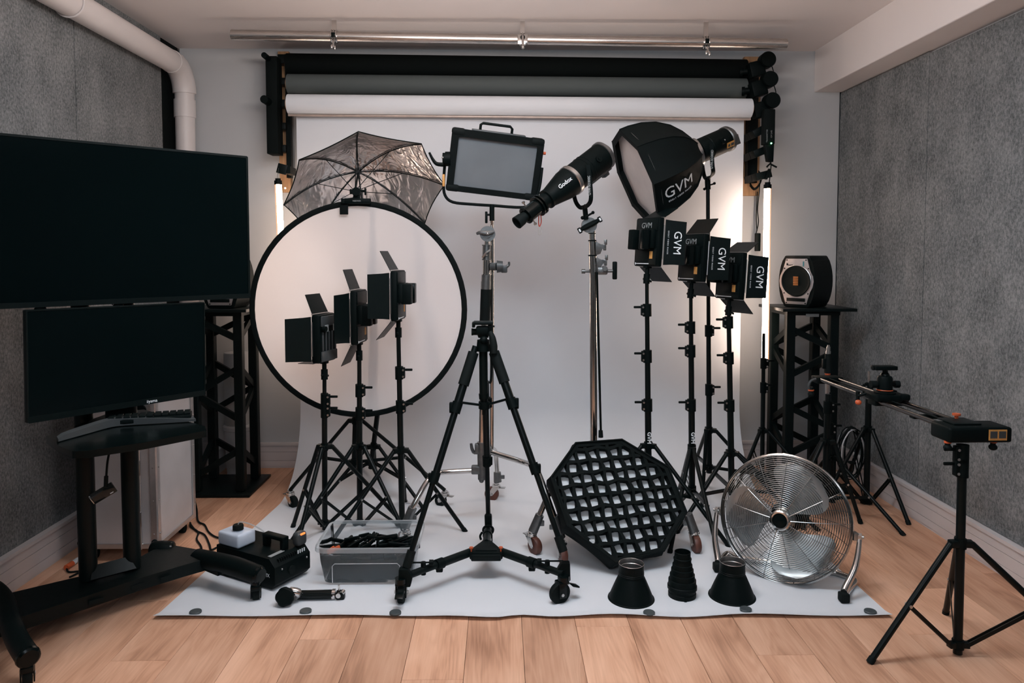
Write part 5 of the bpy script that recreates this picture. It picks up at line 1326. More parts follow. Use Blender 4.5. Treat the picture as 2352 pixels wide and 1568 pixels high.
# ================================================================== spotlight with snoot optics
def cyl_head(parent, Mx, specs, mat_, name):
    pass
PY1 = 3.42
a_ = at(1392, 352, PY1 + 0.10); b_ = at(1184, 514, PY1 - 0.16)
axd = (b_ - a_).normalized(); Ltot = (b_ - a_).length
Ms = MX(a_, V((0, 0, 1)).cross(axd).cross(axd) * -1, V((0, 0, 1)).cross(axd))   # local z along the barrel
if (Ms.to_3x3() @ V((0, 0, 1))).dot(axd) < 0: Ms = MX(a_, V((0, 0, 1)).cross(axd).cross(axd), V((0, 0, 1)).cross(axd))
s1 = thing('spotlight', 'long black spotlight with a tapering optical snoot pointing down to the left', 'light', at(1340, 505, BY))
R0 = 0.066
MB(Ms).lathe([(0, 0.012), (0.050, 0.010), (0.064, 0.022), (R0, 0.040), (R0, Ltot * 0.385), (0, Ltot * 0.385)], None, 36).build('lamp_body', BLK, s1, True)
MB(Ms).lathe([(0, 0.0), (0.052, 0.0), (0.070, 0.016), (0.070, 0.030), (0.066, 0.032)], None, 36).build('rear_rim', M_['cast'], s1, True)
MB(Ms).box((0.066, 0, 0.10), (0.012, 0.05, 0.15), b=0.004).build('top_housing', M_['cast'], s1, True)
MB(Ms).box((0.078, 0, 0.06), (0.025, 0.03, 0.035), b=0.006).build('rear_socket', M_['keys_grey'], s1, True)
MB(Ms).prism([(-0.02, -0.05), (0.02, -0.02), (0.03, 0.0), (-0.03, 0.0)], 0.03, T(-0.03, 0, -0.0), b=0.002).build('rear_fin', M_['cast'], s1, True)
for z in (0.145, 0.165):
    MB(Ms).torus((0, 0, z), (0, 0, 1), R0 + 0.0005, 0.0016, 36, 5).build('groove_ring', BM, s1, True)
z1_ = Ltot * 0.385
MB(Ms).lathe([(R0 + 0.001, z1_), (0.073, z1_ + 0.002), (0.073, z1_ + 0.020), (0.070, z1_ + 0.023)], None, 36, True, True).build('mount_ring', ST, s1, True)
z2_ = z1_ + 0.023
sn_ = MB(Ms).lathe([(0.069, z2_), (0.068, z2_ + 0.03), (0.046, z2_ + 0.13), (0.044, z2_ + 0.145)], None, 36).build('cone', BLK, s1, True)
vh = None
for i in range(5):
    for j in range(7):
        an = math.radians(-70 + j * 7); zz = z2_ + 0.045 + i * 0.011; rr_ = 0.0635 - (zz - z2_ - 0.03) * 0.2 + 0.0003
        p = Ms @ V((-math.sin(an) * rr_ * 0 + rr_ * math.cos(an + PI), rr_ * math.sin(an + PI), zz))
MB(Ms).lathe([(0.040, z2_ + 0.14), (0.046, z2_ + 0.142), (0.046, z2_ + 0.152), (0.036, z2_ + 0.155), (0.036, z2_ + 0.19)], None, 32).build('lock_ring', BLK, s1, True)
for z in (z2_ + 0.188, z2_ + 0.205):
    MB(Ms).lathe([(0.034, z), (0.048, z + 0.001), (0.048, z + 0.008), (0.034, z + 0.009)], None, 32).build('gobo_flange', M_['black_gloss'], s1, True)
z3_ = z2_ + 0.21
MB(Ms).lathe([(0.036, z3_), (0.036, z3_ + 0.07), (0.040, z3_ + 0.072), (0.040, z3_ + 0.078), (0.026, z3_ + 0.08)], None, 32).build('lens_barrel', M_['black_gloss'], s1, True)
MB(Ms).lathe([(0.022, z3_ + 0.078), (0.022, z3_ + 0.10), (0.027, z3_ + 0.102), (0.029, z3_ + 0.135), (0.024, z3_ + 0.136), (0.022, z3_ + 0.12)], None, 32).build('focus_ring', M_['rubber'], s1, True)
MB(Ms).lathe([(0.0, z3_ + 0.118), (0.0235, z3_ + 0.118)], None, 24).build('lens', M_['dark_glass'], s1, True)
for s in (-1, 1):
    MB(Ms).cyl((s * 0.03, 0, z3_ + 0.055), (s * 0.055, 0, z3_ + 0.055), 0.003, seg=8).cyl((s * 0.052, 0, z3_ + 0.055), (s * 0.060, 0, z3_ + 0.055), 0.007, seg=12).build('thumb_screw', ST, s1, True)
tox = (CAM - (Ms @ V((0, 0, z2_ + 0.05)))); tox = (tox - axd * tox.dot(axd)).normalized()
MT_ = MX((Ms @ V((0, 0, z2_ + 0.062))) + tox * 0.0625, -axd + tox * 0.22, tox.cross(-axd))
lettering('Godox', 0.026, MT_ @ T(0, 0.008, 0.003), s1, M_['print'], True, bold=0.0004)
q_ = Ms @ V((0, 0, 0.10)) + tox * 0.058
MB().cyl(q_, q_ + tox * 0.014, 0.016, seg=18).cyl(q_ + tox * 0.014, q_ + tox * 0.018, 0.006, seg=12).build('tilt_knob', BLK, s1, True)
# yoke (fork) of the spotlight
yl = [at(1352, 378, PY1 - 0.03), at(1357, 420, PY1 - 0.02), at(1359, 448, PY1), at(1351, 472, PY1 + 0.03)]
def flat_bar(pts, w, th, name, parent, matx, sm=5):
    pts = spline([V(p) for p in pts], sm); vs = []; fs = []
    for i, p in enumerate(pts):
        tg = (pts[min(i + 1, len(pts) - 1)] - pts[max(i - 1, 0)]).normalized()
        n_ = V((0, 1, 0)); s_ = tg.cross(n_).normalized(); n_ = s_.cross(tg)
        vs += [p + s_ * w / 2 + n_ * th / 2, p - s_ * w / 2 + n_ * th / 2, p - s_ * w / 2 - n_ * th / 2, p + s_ * w / 2 - n_ * th / 2]
    for i in range(len(pts) - 1):
        a, b = 4 * i, 4 * i + 4
        fs += [(a + k, a + (k + 1) % 4, b + (k + 1) % 4, b + k) for k in range(4)]
    fs += [(3, 2, 1, 0), tuple(4 * (len(pts) - 1) + k for k in range(4))]
    mb = MB(); mb._add(vs, fs); return mb.build(name, matx, parent, True, smooth=False)
yo = flat_bar([at(1350, 378, PY1 - 0.06), at(1356, 425, PY1 - 0.055), at(1357, 458, PY1 - 0.05), at(1350, 471, PY1), at(1343, 474, PY1 + 0.04)], 0.019, 0.006, 'yoke_arm', s1, BLK)
flat_bar([at(1316, 435, PY1 + 0.09), at(1322, 462, PY1 + 0.09), at(1332, 476, PY1 + 0.07), at(1343, 475, PY1 + 0.04)], 0.019, 0.006, 'yoke_arm', s1, BLK)
lettering('GVM-SD300D', 0.0155, MX(at(1353.5, 425, PY1 - 0.06), (at(1356.5, 400, PY1) - at(1358.5, 450, PY1)) * 1.0, (-1, 0, 0)), s1, M_['print_grey'], True, bold=0.0003)
MB().cyl(at(1343, 474, PY1 + 0.05), at(1346, 503, BY - 0.02), 0.012, seg=14).cyl(at(1346, 497, BY - 0.03), at(1361, 489, BY - 0.03), 0.005, seg=8).sphere(at(1362, 488, BY - 0.03), 0.008).sphere(at(1338, 500, BY - 0.03), 0.009).build('mount', BLK, s1, True)
st = thing('red_strap', 'red strap with a small steel carabiner hanging from the spotlight', 'strap', at(1240, 540, PY1 - 0.05))
sq = [at(1238, 492, PY1 - 0.08), at(1237, 510, PY1 - 0.08), at(1239, 520, PY1 - 0.08), at(1243, 510, PY1 - 0.08), at(1242, 492, PY1 - 0.08)]
MB().tube(sq, 0.0022, 6, smooth=4).build('strap', M_['red'], st, True)
cr_ = [at(1240, 519, PY1 - 0.08), at(1236.5, 524, PY1 - 0.08), at(1238, 532, PY1 - 0.08), at(1237, 538, PY1 - 0.08), at(1240, 540, PY1 - 0.08), at(1243, 537, PY1 - 0.08), at(1242, 530, PY1 - 0.08), at(1244, 524, PY1 - 0.08)]
MB().tube(cr_, 0.0013, 6, closed=True).build('carabiner', ST, st, True)

# ================================================================== deep octagonal softbox with its lamp on the tall stand
OY = 3.62
oc = at(1457, 409, OY); apx = at(1603, 350, OY)
oax = (oc - apx).normalized()
oax = V((oax.x, -0.10, oax.z - 0.01)).normalized()
apx = oc - oax * (oc - apx).length
Mo = MX(apx, V((0, 0, 1)) - oax * oax.z, oax.cross(V((0, 0, 1)) - oax * oax.z))
if (Mo.to_3x3() @ V((0, 0, 1))).dot(oax) < 0:
    xx_ = (V((0, 0, 1)) - oax * oax.z).normalized(); Mo = MX(apx, xx_, oax.cross(xx_))
Lo = (oc - apx).length
sbx2 = thing('octagonal_softbox', 'black octagonal softbox with white lettering mounted high on the right lamp', 'softbox', at(1603, 372, OY))
prof8 = [(0.075, 0.0), (0.125, 0.035), (0.175, 0.085), (0.215, 0.15), (0.238, 0.22), (0.247, Lo - 0.045), (0.247, Lo)]
SGN = 1 if (Mo.to_3x3() @ V((0, 1, 0))).dot(CAM - oc) > 0 else -1
def oct(r, z, k, off=13 * SGN): a = math.radians(off + 45 * k); return V((r * math.cos(a), r * math.sin(a), z))
for k in range(8):
    rows_ = []
    for r, z in prof8:
        A_, B_ = oct(r, z, k), oct(r, z, k + 1)
        row = []
        for j in range(6):
            g = j / 5; p = A_.lerp(B_, g); s_ = 4 * g * (1 - g) * 0.035 * (1 if z < Lo - 0.03 else 0.2)
            p.x *= 1 - s_; p.y *= 1 - s_; row.append(Mo @ p)
        rows_.append(row)
    mb = MB(); mb.grid(rows_, 0.0012)
    pm0 = proj(rows_[3][2].lerp(rows_[3][3], 0.5)); facing = ((rows_[3][2] - (apx + oax * 0.15)).normalized()).dot((CAM - rows_[3][2]).normalized())
    warm_lit = facing > -0.25 and math.hypot(pm0[0] - 1575, pm0[1] - 480) < 60 and facing < 0.5  # lower panel coloured tan to stand for warm light on it
    fp = mb.build('fabric_panel', M_['beige_lining'] if warm_lit else M_['fabric'], sbx2, True)
    rows2 = [[Mo @ (Mo.inverted() @ p * 1.0) for p in row] for row in rows_]
    li = MB(); rr2 = []
    for r, z in prof8[:-1]:
        A_, B_ = oct(r * 0.925, z + 0.004, k), oct(r * 0.925, z + 0.004, k + 1)
        rr2.append([Mo @ A_.lerp(B_, j / 5) for j in range(6)])
    li.grid(rr2); li.build('lining', M_['beige_lining'], fp, True)
    MB().tube([Mo @ oct(r * 1.003, z, k) for r, z in prof8], 0.0028, 6).build('rib', M_['fabric'], fp, True)
n8 = [Mo @ oct(0.242, Lo - 0.035, k) for k in range(8)]
mb = MB(); mb._add(n8, [tuple(range(8))]); mb.build('inner_diffuser', M_['diffuser'], sbx2, True)
vs = [Mo @ oct(0.248, Lo, k) for k in range(8)] + [Mo @ oct(0.216, Lo - 0.003, k) for k in range(8)]
mb = MB(); mb._add(vs, [(k, (k + 1) % 8, 8 + (k + 1) % 8, 8 + k) for k in range(8)]); mb.build('front_hem', M_['fabric'], sbx2, True)
MB(Mo).lathe([(0.060, -0.012), (0.072, -0.012), (0.074, 0.004), (0.074, 0.012), (0.060, 0.012)], None, 36).build('speed_ring', M_['steel'], sbx2, True)
# lettering on the panel that faces the camera
best = None
for k in range(8):
    A_, B_ = Mo @ oct(0.225, 0.19, k), Mo @ oct(0.225, 0.19, k + 1); mid = (A_ + B_) / 2
    if (mid - (apx + oax * 0.19)).dot(CAM - mid) < 0: continue
    q_ = proj(mid); sc_ = -math.hypot(q_[0] - 1553, q_[1] - 432)
    if best is None or sc_ > best[0]: best = (sc_, k)
k = best[1]
def opt(f, g):
    for i in range(len(prof8) - 1):
        if prof8[i][1] <= f <= prof8[i + 1][1]:
            q = (f - prof8[i][1]) / (prof8[i + 1][1] - prof8[i][1]); r = prof8[i][0] + (prof8[i + 1][0] - prof8[i][0]) * q
            return Mo @ (oct(r, f, k).lerp(oct(r, f, k + 1), g))
mL = Lo * 0.60
def surf(f, g, off=0.003):
    f = max(0.0, min(Lo - 0.002, f)); cen = apx + oax * f
    p = opt(f, g); loc = Mo.inverted() @ p; s_ = 4 * g * (1 - g) * 0.035; loc.x *= 1 - s_; loc.y *= 1 - s_
    p = Mo @ loc; return p + (p - cen).normalized() * off
gdir = 1
pa, pb = surf(mL, 0.2), surf(mL, 0.8)
# letters read along from the opening to the lamp, tops towards the upper side
if proj(pb)[1] > proj(pa)[1]: gdir = -1
wg = (pb - pa).length / 0.6
def wrap_text(txt, size, yoff, space=1.0):
    o = lettering(txt, size, Matrix.Identity(4), sbx2, M_['print'], False, space=space)
    inv = wmat(sbx2).inverted()
    for v in o.data.vertices:
        x, y = v.co.x, v.co.y + yoff
        v.co = inv @ surf(mL - x, 0.5 + gdir * y / wg, 0.004 + v.co.z)
    return o
wrap_text('GVM', 0.082, 0.008)
wrap_text('GREAT VIDEO MAKER', 0.0115, -0.036, 1.3)
# lamp
la = apx - oax * 0.010
lax = (at(1690, 306, OY + 0.16) - at(1600, 346, OY + 0.06)).normalized()
xl = (V((0, 0, 1)) - lax * lax.z).normalized(); Ml = MX(la, xl, lax.cross(xl))
s2 = thing('monolight', 'black cylindrical lamp with an orange sticker holding the high octagonal softbox', 'light', at(1625, 405, OY))
MB(Ml).lathe([(0.058, 0.0), (0.060, 0.006), (0.060, 0.055), (0.0575, 0.058), (0.0575, 0.062), (0.060, 0.065), (0.060, 0.195), (0.052, 0.215), (0.0, 0.218)], None, 36, True).build('lamp_body', BLK, s2, True)
MB(Ml).lathe([(0.0605, 0.185), (0.064, 0.19), (0.064, 0.205), (0.050, 0.226), (0.0, 0.228)], None, 36).build('rear_rim', M_['cast'], s2, True)
MB(Ml).prism([(-0.02, 0.0), (0.02, 0.0), (0.03, 0.05), (0.0, 0.055)], 0.05, T(-0.045, 0, 0.20) @ Ry(90) @ Rz(90), b=0.002).build('rear_fin', M_['cast'], s2, True)
tox = CAM - (Ml @ V((0, 0, 0.15))); tox = (tox - lax * tox.dot(lax)).normalized()
up2 = lax.cross(tox) * 1.0
if up2.z < 0: up2 = -up2
q_ = Ml @ V((0, 0, 0.165)) + (tox * 0.85 - up2 * 0.52) * 0.0605
nq = (tox * 0.85 - up2 * 0.52).normalized(); xq = lax - nq * lax.dot(nq)
Mq = MX(q_, xq, nq.cross(xq))
lb = MB(Mq).box((0, 0, 0.0), (0.052, 0.028, 0.0015)).build('orange_label', M_['orange_label'], s2, True)
MB(Mq).box((-0.013, -0.002, 0.0012), (0.012, 0.013, 0.0015)).box((0.009, -0.001, 0.0012), (0.018, 0.014, 0.0015)).build('label_print', M_['keys_grey'], lb, True)
q_ = Ml @ V((0, 0, 0.118)) + tox * 0.058
MB().cyl(q_, q_ + tox * 0.014, 0.016, seg=18).sphere(q_ + tox * 0.016, 0.006).build('tilt_knob', BLK, s2, True)
MB().sphere(q_ + tox * 0.019, 0.004).build('screw', ST, s2, True)
flat_bar([at(1634, 326, OY - 0.06), at(1636, 375, OY - 0.06), at(1638, 396, OY - 0.04), at(1632, 407, OY + 0.03), at(1625, 409, OY + 0.10)], 0.019, 0.006, 'yoke_arm', s2, BLK)
flat_bar([at(1612, 372, OY + 0.16), at(1616, 398, OY + 0.16), at(1620, 409, OY + 0.13), at(1625, 409, OY + 0.10)], 0.019, 0.006, 'yoke_arm', s2, BLK)
lettering('GVM-SD300D', 0.0155, MX(at(1635.5, 366, OY - 0.066), (0.02, 0, 1), (-1, 0, 0)), s2, M_['print_grey'], True, bold=0.0003)
TY = 3.72
tp = at(1626, 412, TY); c_ = at(1629, 987, TY + 0.02)
MB().cyl(at(1625, 408, TY), at(1626, 435, TY), 0.014, seg=14).cyl(at(1630, 425, TY - 0.01), at(1640, 422, TY - 0.01), 0.004, seg=8).sphere(at(1641, 421, TY - 0.01), 0.007).sphere(at(1618, 434, TY - 0.01), 0.007).build('mount', BLK, s2, True)
light_stand('tall black stand carrying the high softbox, its pole between two lettered panels', (c_.x + 0.003, TY + 0.02), c_.z, 0.40, ((1612, 1166), 335, 90), at(1626, 434, TY), rp=0.0150, clamps=[at(1627, 760, TY).z, at(1628, 896, TY).z], zh=at(1629, 1075, TY).z, lr=0.0105)

# stand that holds the right tube
c_ = at(1752, 988, 3.98)
light_stand('black stand beneath the right lit tube in front of the right truss tower', (c_.x, 3.98), c_.z, 0.36, (225, 320, 85), at(1754.5, 765, 3.98), rp=0.0130, clamps=[at(1753, 834, 3.98).z, at(1753, 890, 3.98).z], zh=at(1752, 1090, 3.98).z, lr=0.010)

# ================================================================== video tripod on its dolly
TY0 = 2.92
hp = at(1110, 752, TY0)
tc = V((hp.x + 0.002, TY0, 0))
tri = thing('video_tripod', 'black video tripod in the middle, its feet clamped on a wheeled dolly', 'tripod', tc)
def tv_(px, py, Y=TY0): return at(px, py, Y)
MB().box(tv_(1110, 741), (0.078, 0.06, 0.012), b=0.003).box(tv_(1088, 745), (0.012, 0.05, 0.02), b=0.002).build('quick_release_plate', BM, tri, True)
MB().box(tv_(1108, 758), (0.05, 0.05, 0.032), b=0.006).cyl(tv_(1100, 762), tv_(1084, 762), 0.013, seg=16).cyl(tv_(1110, 775), tv_(1110, 765), 0.020, 0.026, seg=22).sphere(tv_(1111, 781, TY0 - 0.02), 0.016).box(tv_(1126, 754), (0.02, 0.04, 0.03), b=0.004).build('head', BLK, tri, True)
MB().cyl(tv_(1083, 762), tv_(1087, 762), 0.014, seg=14).build('locking_knob', M_['rubber'], tri, True)
MB().cyl(tv_(1129, 748), tv_(1136, 750), 0.004, seg=8).box(tv_(1131, 757), (0.005, 0.01, 0.034), b=0.002).build('locking_lever', M_['rubber'], tri, True)
MB().tube([tv_(1126, 762, TY0 - 0.03), tv_(1131, 776, TY0 - 0.04), tv_(1134, 795, TY0 - 0.045), tv_(1135, 812, TY0 - 0.05)], [0.008, 0.013, 0.015, 0.012], 14, smooth=4).build('pan_handle', M_['rubber'], tri, True)
MB().cyl(tv_(1110, 806), tv_(1110, 780), 0.028, 0.024, seg=22).build('crown', BLK, tri, True)
MB().cyl(tv_(1111, 905), tv_(1110, 800), 0.017, seg=22).build('centre_column', BM, tri, True)
MB().cyl(tv_(1112, 915), tv_(1111, 903), 0.020, seg=20).cyl(tv_(1112, 938), tv_(1112, 922), 0.022, seg=20).build('column_lock', BLK, tri, True)
MB().cyl(tv_(1112, 940), tv_(1112, 915), 0.014, seg=18).cyl(tv_(1112, 952), tv_(1112, 938), 0.008, seg=12).build('column_end', BM, tri, True)
MB().tube([tv_(1126, 790, TY0 - 0.02), tv_(1129, 830, TY0 - 0.02), tv_(1128, 870, TY0 - 0.02), tv_(1124, 880, TY0 - 0.02)], 0.005, 8, smooth=5).build('crank_strap', M_['rubber'], tri, True)
dl_ = ground(921, 1388); dr_ = ground(1294, 1383)
YL_, YR_ = dl_.y, dr_.y
feet = {'l': (at(934, 1302, YL_ + 0.02), at(1092, 795, TY0 - 0.02)), 'r': (at(1294, 1266, YR_ + 0.02), at(1130, 795, TY0 - 0.02)), 'b': (at(1122, 1210, TY0 + 0.30), at(1112, 795, TY0 + 0.03))}
mids = {}
for key_, (f_, tp_) in feet.items():
    def LP(s): return tp_ + (f_ - tp_) * s
    ra = 0.0165
    leg = MB().cyl(LP(0.0), LP(0.31), 0.012, seg=16).build('leg', SB, tri, True)
    if key_ != 'b':
        MB().cyl(LP(0.03), LP(0.185), 0.021, 0.0215, seg=20).build('foam_grip', M_['rubber'], leg, True)
    MB().cyl(LP(0.18), LP(0.31), 0.0165, seg=18).build('upper_tube', SB, leg, True)
    MB().cyl(LP(0.265), LP(0.315), 0.0205, seg=16).box(LP(0.29) + V((-0.020 if key_ == 'l' else 0.020, 0, 0)), (0.014, 0.022, 0.040), b=0.003).build('leg_lock', BLK, leg, True)
    MB().cyl(LP(0.31), LP(0.62), 0.0135, seg=16).build('middle_tube', SB, leg, True)
    MB().cyl(LP(0.585), LP(0.635), 0.0185, seg=16).box(LP(0.61) + V((-0.018 if key_ == 'l' else 0.018, 0, 0)), (0.012, 0.02, 0.034), b=0.003).build('leg_lock', BLK, leg, True)
    MB().cyl(LP(0.62), LP(0.97), 0.0105, seg=16).build('lower_tube', SB, leg, True)
    MB().cyl(LP(0.93), LP(1.0), 0.0165, seg=16).build('rubber_foot', M_['rubber'], leg, True)
    mids[key_] = LP(0.265)
    MB().cyl(LP(0.265), tv_(1112, 931), 0.005, seg=10).build('spreader_bar', BM, tri, True)
dol = thing('tripod_dolly', 'black three armed dolly on wheels under the video tripod', 'dolly', (tc.x, TY0, 0))
hc_ = at(1117, 1268, TY0 - 0.01)
hz = 0.115
MB().prism([(-0.066, -0.05), (0.066, -0.05), (0.062, -0.01), (0.03, 0.03), (0.016, 0.085), (-0.016, 0.085), (-0.03, 0.03), (-0.062, -0.01)], 0.030, T(hc_.x, TY0 - 0.02, hz - 0.03), b=0.006).build('hub', BLK, dol, True)
MB().box((hc_.x, TY0 - 0.078, hz - 0.018), (0.118, 0.012, 0.026), b=0.005).build('front_lip', BM, dol, True)
MB().box((hc_.x, TY0 - 0.045, hz + 0.002), (0.085, 0.022, 0.004), b=0.002).build('top_recess', M_['rubber'], dol, True)
for x in (-0.058, 0.058):
    MB().cyl((hc_.x + x, TY0 - 0.06, hz), (hc_.x + x, TY0 - 0.06, hz + 0.014), 0.003, seg=8).cyl((hc_.x + x, TY0 - 0.06, hz + 0.013), (hc_.x + x, TY0 - 0.06, hz + 0.018), 0.008, seg=14).build('orange_button', M_['orange'], dol, True)
lettering('DOLLY', 0.0001, T(0, 0, -5), dol, M_['print']) if False else None
for key_, foot, cast in (('l', feet['l'][0], dl_), ('r', feet['r'][0], dr_), ('b', feet['b'][0], None)):
    st0 = V((hc_.x + (-0.055 if key_ == 'l' else 0.055 if key_ == 'r' else 0.0), TY0 - (0.03 if key_ != 'b' else -0.05), hz - 0.012))
    if key_ == 'b': end = V((foot.x, TY0 + 0.24, 0.085))
    else: end = V((foot.x, foot.y + 0.0, 0.10))
    end.z = 0.098
    d = (end - st0)
    am = MB().cyl(st0, st0 + d * 0.55, 0.0165, seg=18).cyl(st0 + d * 0.5, end, 0.0135, seg=18).build('arm', BM, dol, True)
    MB().cyl(st0 + d * 0.47, st0 + d * 0.57, 0.0205, seg=18).box(st0 + d * 0.52 + V((0, 0, -0.022)), (0.026, 0.02, 0.018), b=0.004).build('clamp_collar', BLK, am, True)
    if key_ != 'b':
        s_ = -1 if key_ == 'l' else 1
        kc2 = st0 + d * 0.76
        MB().cyl(kc2 + V((0, 0, -0.018)), kc2 + V((0, 0, 0.03)), 0.010, seg=12).cyl(kc2 + V((s_ * 0.06, 0, 0.028)), kc2 + V((-s_ * 0.025, 0, 0.028)), 0.0035, seg=8).cyl(kc2 + V((-s_ * 0.022, 0, 0.028)), kc2 + V((-s_ * 0.038, 0, 0.028)), 0.0105, seg=16).build('foot_clamp', BLK, am, True)
        cpt = V((cast.x, cast.y, 0))
        MB().prism([(-0.022, -0.005), (0.022, -0.005), (0.030, 0.030), (0.012, 0.062), (-0.020, 0.062)], 0.034, MX((end.x - s_ * -0.006, end.y + 0.006, 0.072), (-s_, 0, 0), (0, 0, 1)), b=0.004).build('foot_cup', BLK, am, True)
        r = 0.040
        Mc = T(cpt) @ Rz(0 if key_ == 'l' else 115)
        c2 = MB(Mc).cyl((0, 0, 2 * r + 0.002), (0, 0, 2 * r + 0.02), 0.022, seg=18).box((-0.018, 0.012, r + 0.012), (0.005, 0.03, 0.055), b=0.002).box((0.018, 0.012, r + 0.012), (0.005, 0.03, 0.055), b=0.002).box((0, 0.006, 2 * r - 0.002), (0.040, 0.044, 0.012), b=0.004).box((0, -0.026, 2 * r - 0.012), (0.03, 0.03, 0.006), M=Rx(20), b=0.002).build('caster', M_['black_gloss'], dol, True)
        MB(Mc).lathe([(r * .5, -0.010), (r * 0.9, -0.012), (r, -0.008), (r, 0.008), (r * 0.9, 0.012), (r * .5, 0.010)], MX((0, 0.016, r), (0, 1, 0), (0, 0, 1)), 32, True, True).build('wheel', M_['rubber'], c2, True)
        MB(Mc).cyl((-0.026, 0.016, r), (0.026, 0.016, r), 0.006, seg=10).build('axle', ST, c2, True)
    else:
        MB().box(end + V((0, 0, 0.03)), (0.03, 0.03, 0.055), b=0.004).torus(end + V((0, -0.03, 0)), (0, 1, 0.3), 0.022, 0.005, 20, 6).build('foot_cup', BLK, am, True)
        MB().tube([end + V((-0.025, -0.04, -0.005)), end + V((-0.034, -0.045, -0.02)), end + V((-0.03, -0.05, -0.035))], 0.005, 8, smooth=3).build('lever', BLK, am, True)
        r = 0.036; Mc = T(end.x, end.y + 0.03, 0)
        c2 = MB(Mc).cyl((0, 0, 2 * r), (0, 0, 2 * r + 0.015), 0.018, seg=16).box((-0.016, 0.0, r + 0.012), (0.005, 0.03, 0.05)).box((0.016, 0, r + 0.012), (0.005, 0.03, 0.05)).build('caster', M_['black_gloss'], dol, True)
        MB(Mc).cyl((-0.010, 0, r), (0.010, 0, r), r, seg=28).build('wheel', M_['rubber'], c2, True)

# ================================================================== octagonal softbox with fabric grid leaning on the floor
gn = V((0.20, -0.72, 0.62)).normalized()          # where its face looks
gO = at(1420, 1150, 3.04)
vx = [(1322, 1017), (1428, 1009), (1535, 1072), (1577, 1176), (1525, 1265), (1414, 1292), (1302, 1206), (1265, 1096)]
VP_ = [onplane(x, y, gO, gn) for x, y in vx]
gc = sum(VP_, V((0, 0, 0))) / 8
gx = (VP_[2] - VP_[7]).normalized(); gx = (gx - gn * gx.dot(gn)).normalized(); gy = gn.cross(gx)
MG = MX(gc, gx, gy)                                # local z = out of the face
P2 = []
for p in VP_:
    q_ = MG.inverted() @ p; P2.append(V((q_.x, q_.y, 0)))
low = min((MG @ p).z for p in P2)
gs = thing('grid_softbox', 'black octagonal softbox with a fabric grid over its white front, leaning on the floor', 'softbox', (gc.x, gc.y, 0))
def gring(s, z): return [MG @ V((p.x * s, p.y * s, z)) for p in P2]
prof_ = [(1.0, 0.0), (1.03, -0.035), (0.99, -0.085), (0.80, -0.16), (0.50, -0.225), (0.22, -0.25)]
for k in range(8):
    rows_ = []
    for s, z in prof_:
        A_, B_ = MG @ V((P2[k].x * s, P2[k].y * s, z)), MG @ V((P2[(k + 1) % 8].x * s, P2[(k + 1) % 8].y * s, z))
        row = []
        for j in range(7):
            g = j / 6; p = A_.lerp(B_, g)
            cen = MG @ V((0, 0, z)); p = p + (cen - p) * 0.03 * 4 * g * (1 - g)
            p.z = max(p.z, 0.010)
            row.append(p)
        rows_.append(row)
    MB().grid(rows_, 0.0015).build('fabric_panel', M_['fabric'], gs, True)
o_, i_, i2 = gring(1.0, 0.0), gring(0.93, -0.004), gring(0.93, -0.06)
mb = MB(); vs = o_ + i_ + i2
mb._add(vs, [(k, (k + 1) % 8, 8 + (k + 1) % 8, 8 + k) for k in range(8)] + [(8 + k, 8 + (k + 1) % 8, 16 + (k + 1) % 8, 16 + k) for k in range(8)])
mb.build('front_hem', M_['fabric'], gs, True, smooth=False)
MB().tube(gring(0.998, 0.002), 0.0045, 8, closed=True).build('piping', M_['fabric'], gs, True)
mb = MB(); mb._add(gring(0.94, -0.034), [tuple(range(8))]); mb.build('white_diffuser', M_['grid_white'], gs, True)
# grid strips, clipped to the octagon
def clip(p, d):     # parameter range of the line p + t d inside the octagon (scaled)
    t0, t1 = -9, 9; s = 0.935
    for k in range(8):
        a, b = P2[k] * s, P2[(k + 1) % 8] * s; e = b - a; n = V((-e.y, e.x, 0))
        if n.dot(-a) < 0: n = -n
        den = n.dot(d); num = n.dot(p - a)
        if abs(den) < 1e-9:
            if num < 0: return None
            continue
        t = -num / den
        if den > 0: t0 = max(t0, t)
        else: t1 = min(t1, t)
    return (t0, t1) if t1 > t0 else None
random.seed(5)
def inplane(p): q_ = MG.inverted() @ onplane(p[0], p[1], gO, gn); return V((q_.x, q_.y, 0))
dirA = (inplane((1545, 1092)) - inplane((1295, 1120)))        # rows run almost level, rising right
dirA = dirA.normalized(); dirB = V((-dirA.y, dirA.x, 0))
dirB = (dirB + dirA * 0.0).normalized()
sp_ = 0.0515
for fam, (d, e) in enumerate(((dirA, dirB), (dirB, dirA))):
    for k in range(-6, 7):
        p0_ = e * (k + 0.35) * sp_
        c_ = clip(p0_, d)
        if not c_ or c_[1] - c_[0] < 0.06: continue
        n = max(8, int((c_[1] - c_[0]) / 0.012)); ph = random.uniform(0, 6)
        fr, bkk = [], []
        th = 0.0056
        rows_ = [[], [], [], [], []]
        for i in range(n + 1):
            t = c_[0] + (c_[1] - c_[0]) * i / n
            w1 = 0.0034 * math.sin(t / sp_ * PI + (0 if k % 2 else PI)) + 0.002 * math.sin(t * 37 + ph)
            w2 = 0.0035 * math.sin(t / sp_ * PI + ph)
            wid = th + 0.0022 * abs(math.sin(t / sp_ * PI))
            b0 = p0_ + d * t
            for r_, (off, z) in enumerate(((w1 - wid, 0.0), (w1 + wid, 0.0), (w2 + wid * 0.8, -0.026), (w2 - wid * 0.8, -0.026), (w1 - wid, 0.0))):
                q_ = b0 + e * off; rows_[r_].append(MG @ V((q_.x, q_.y, z - 0.006 + 0.002 * math.sin(t * 60 + k))))
        MB().grid(rows_).build('grid_strip', M_['fabric'], gs, True)
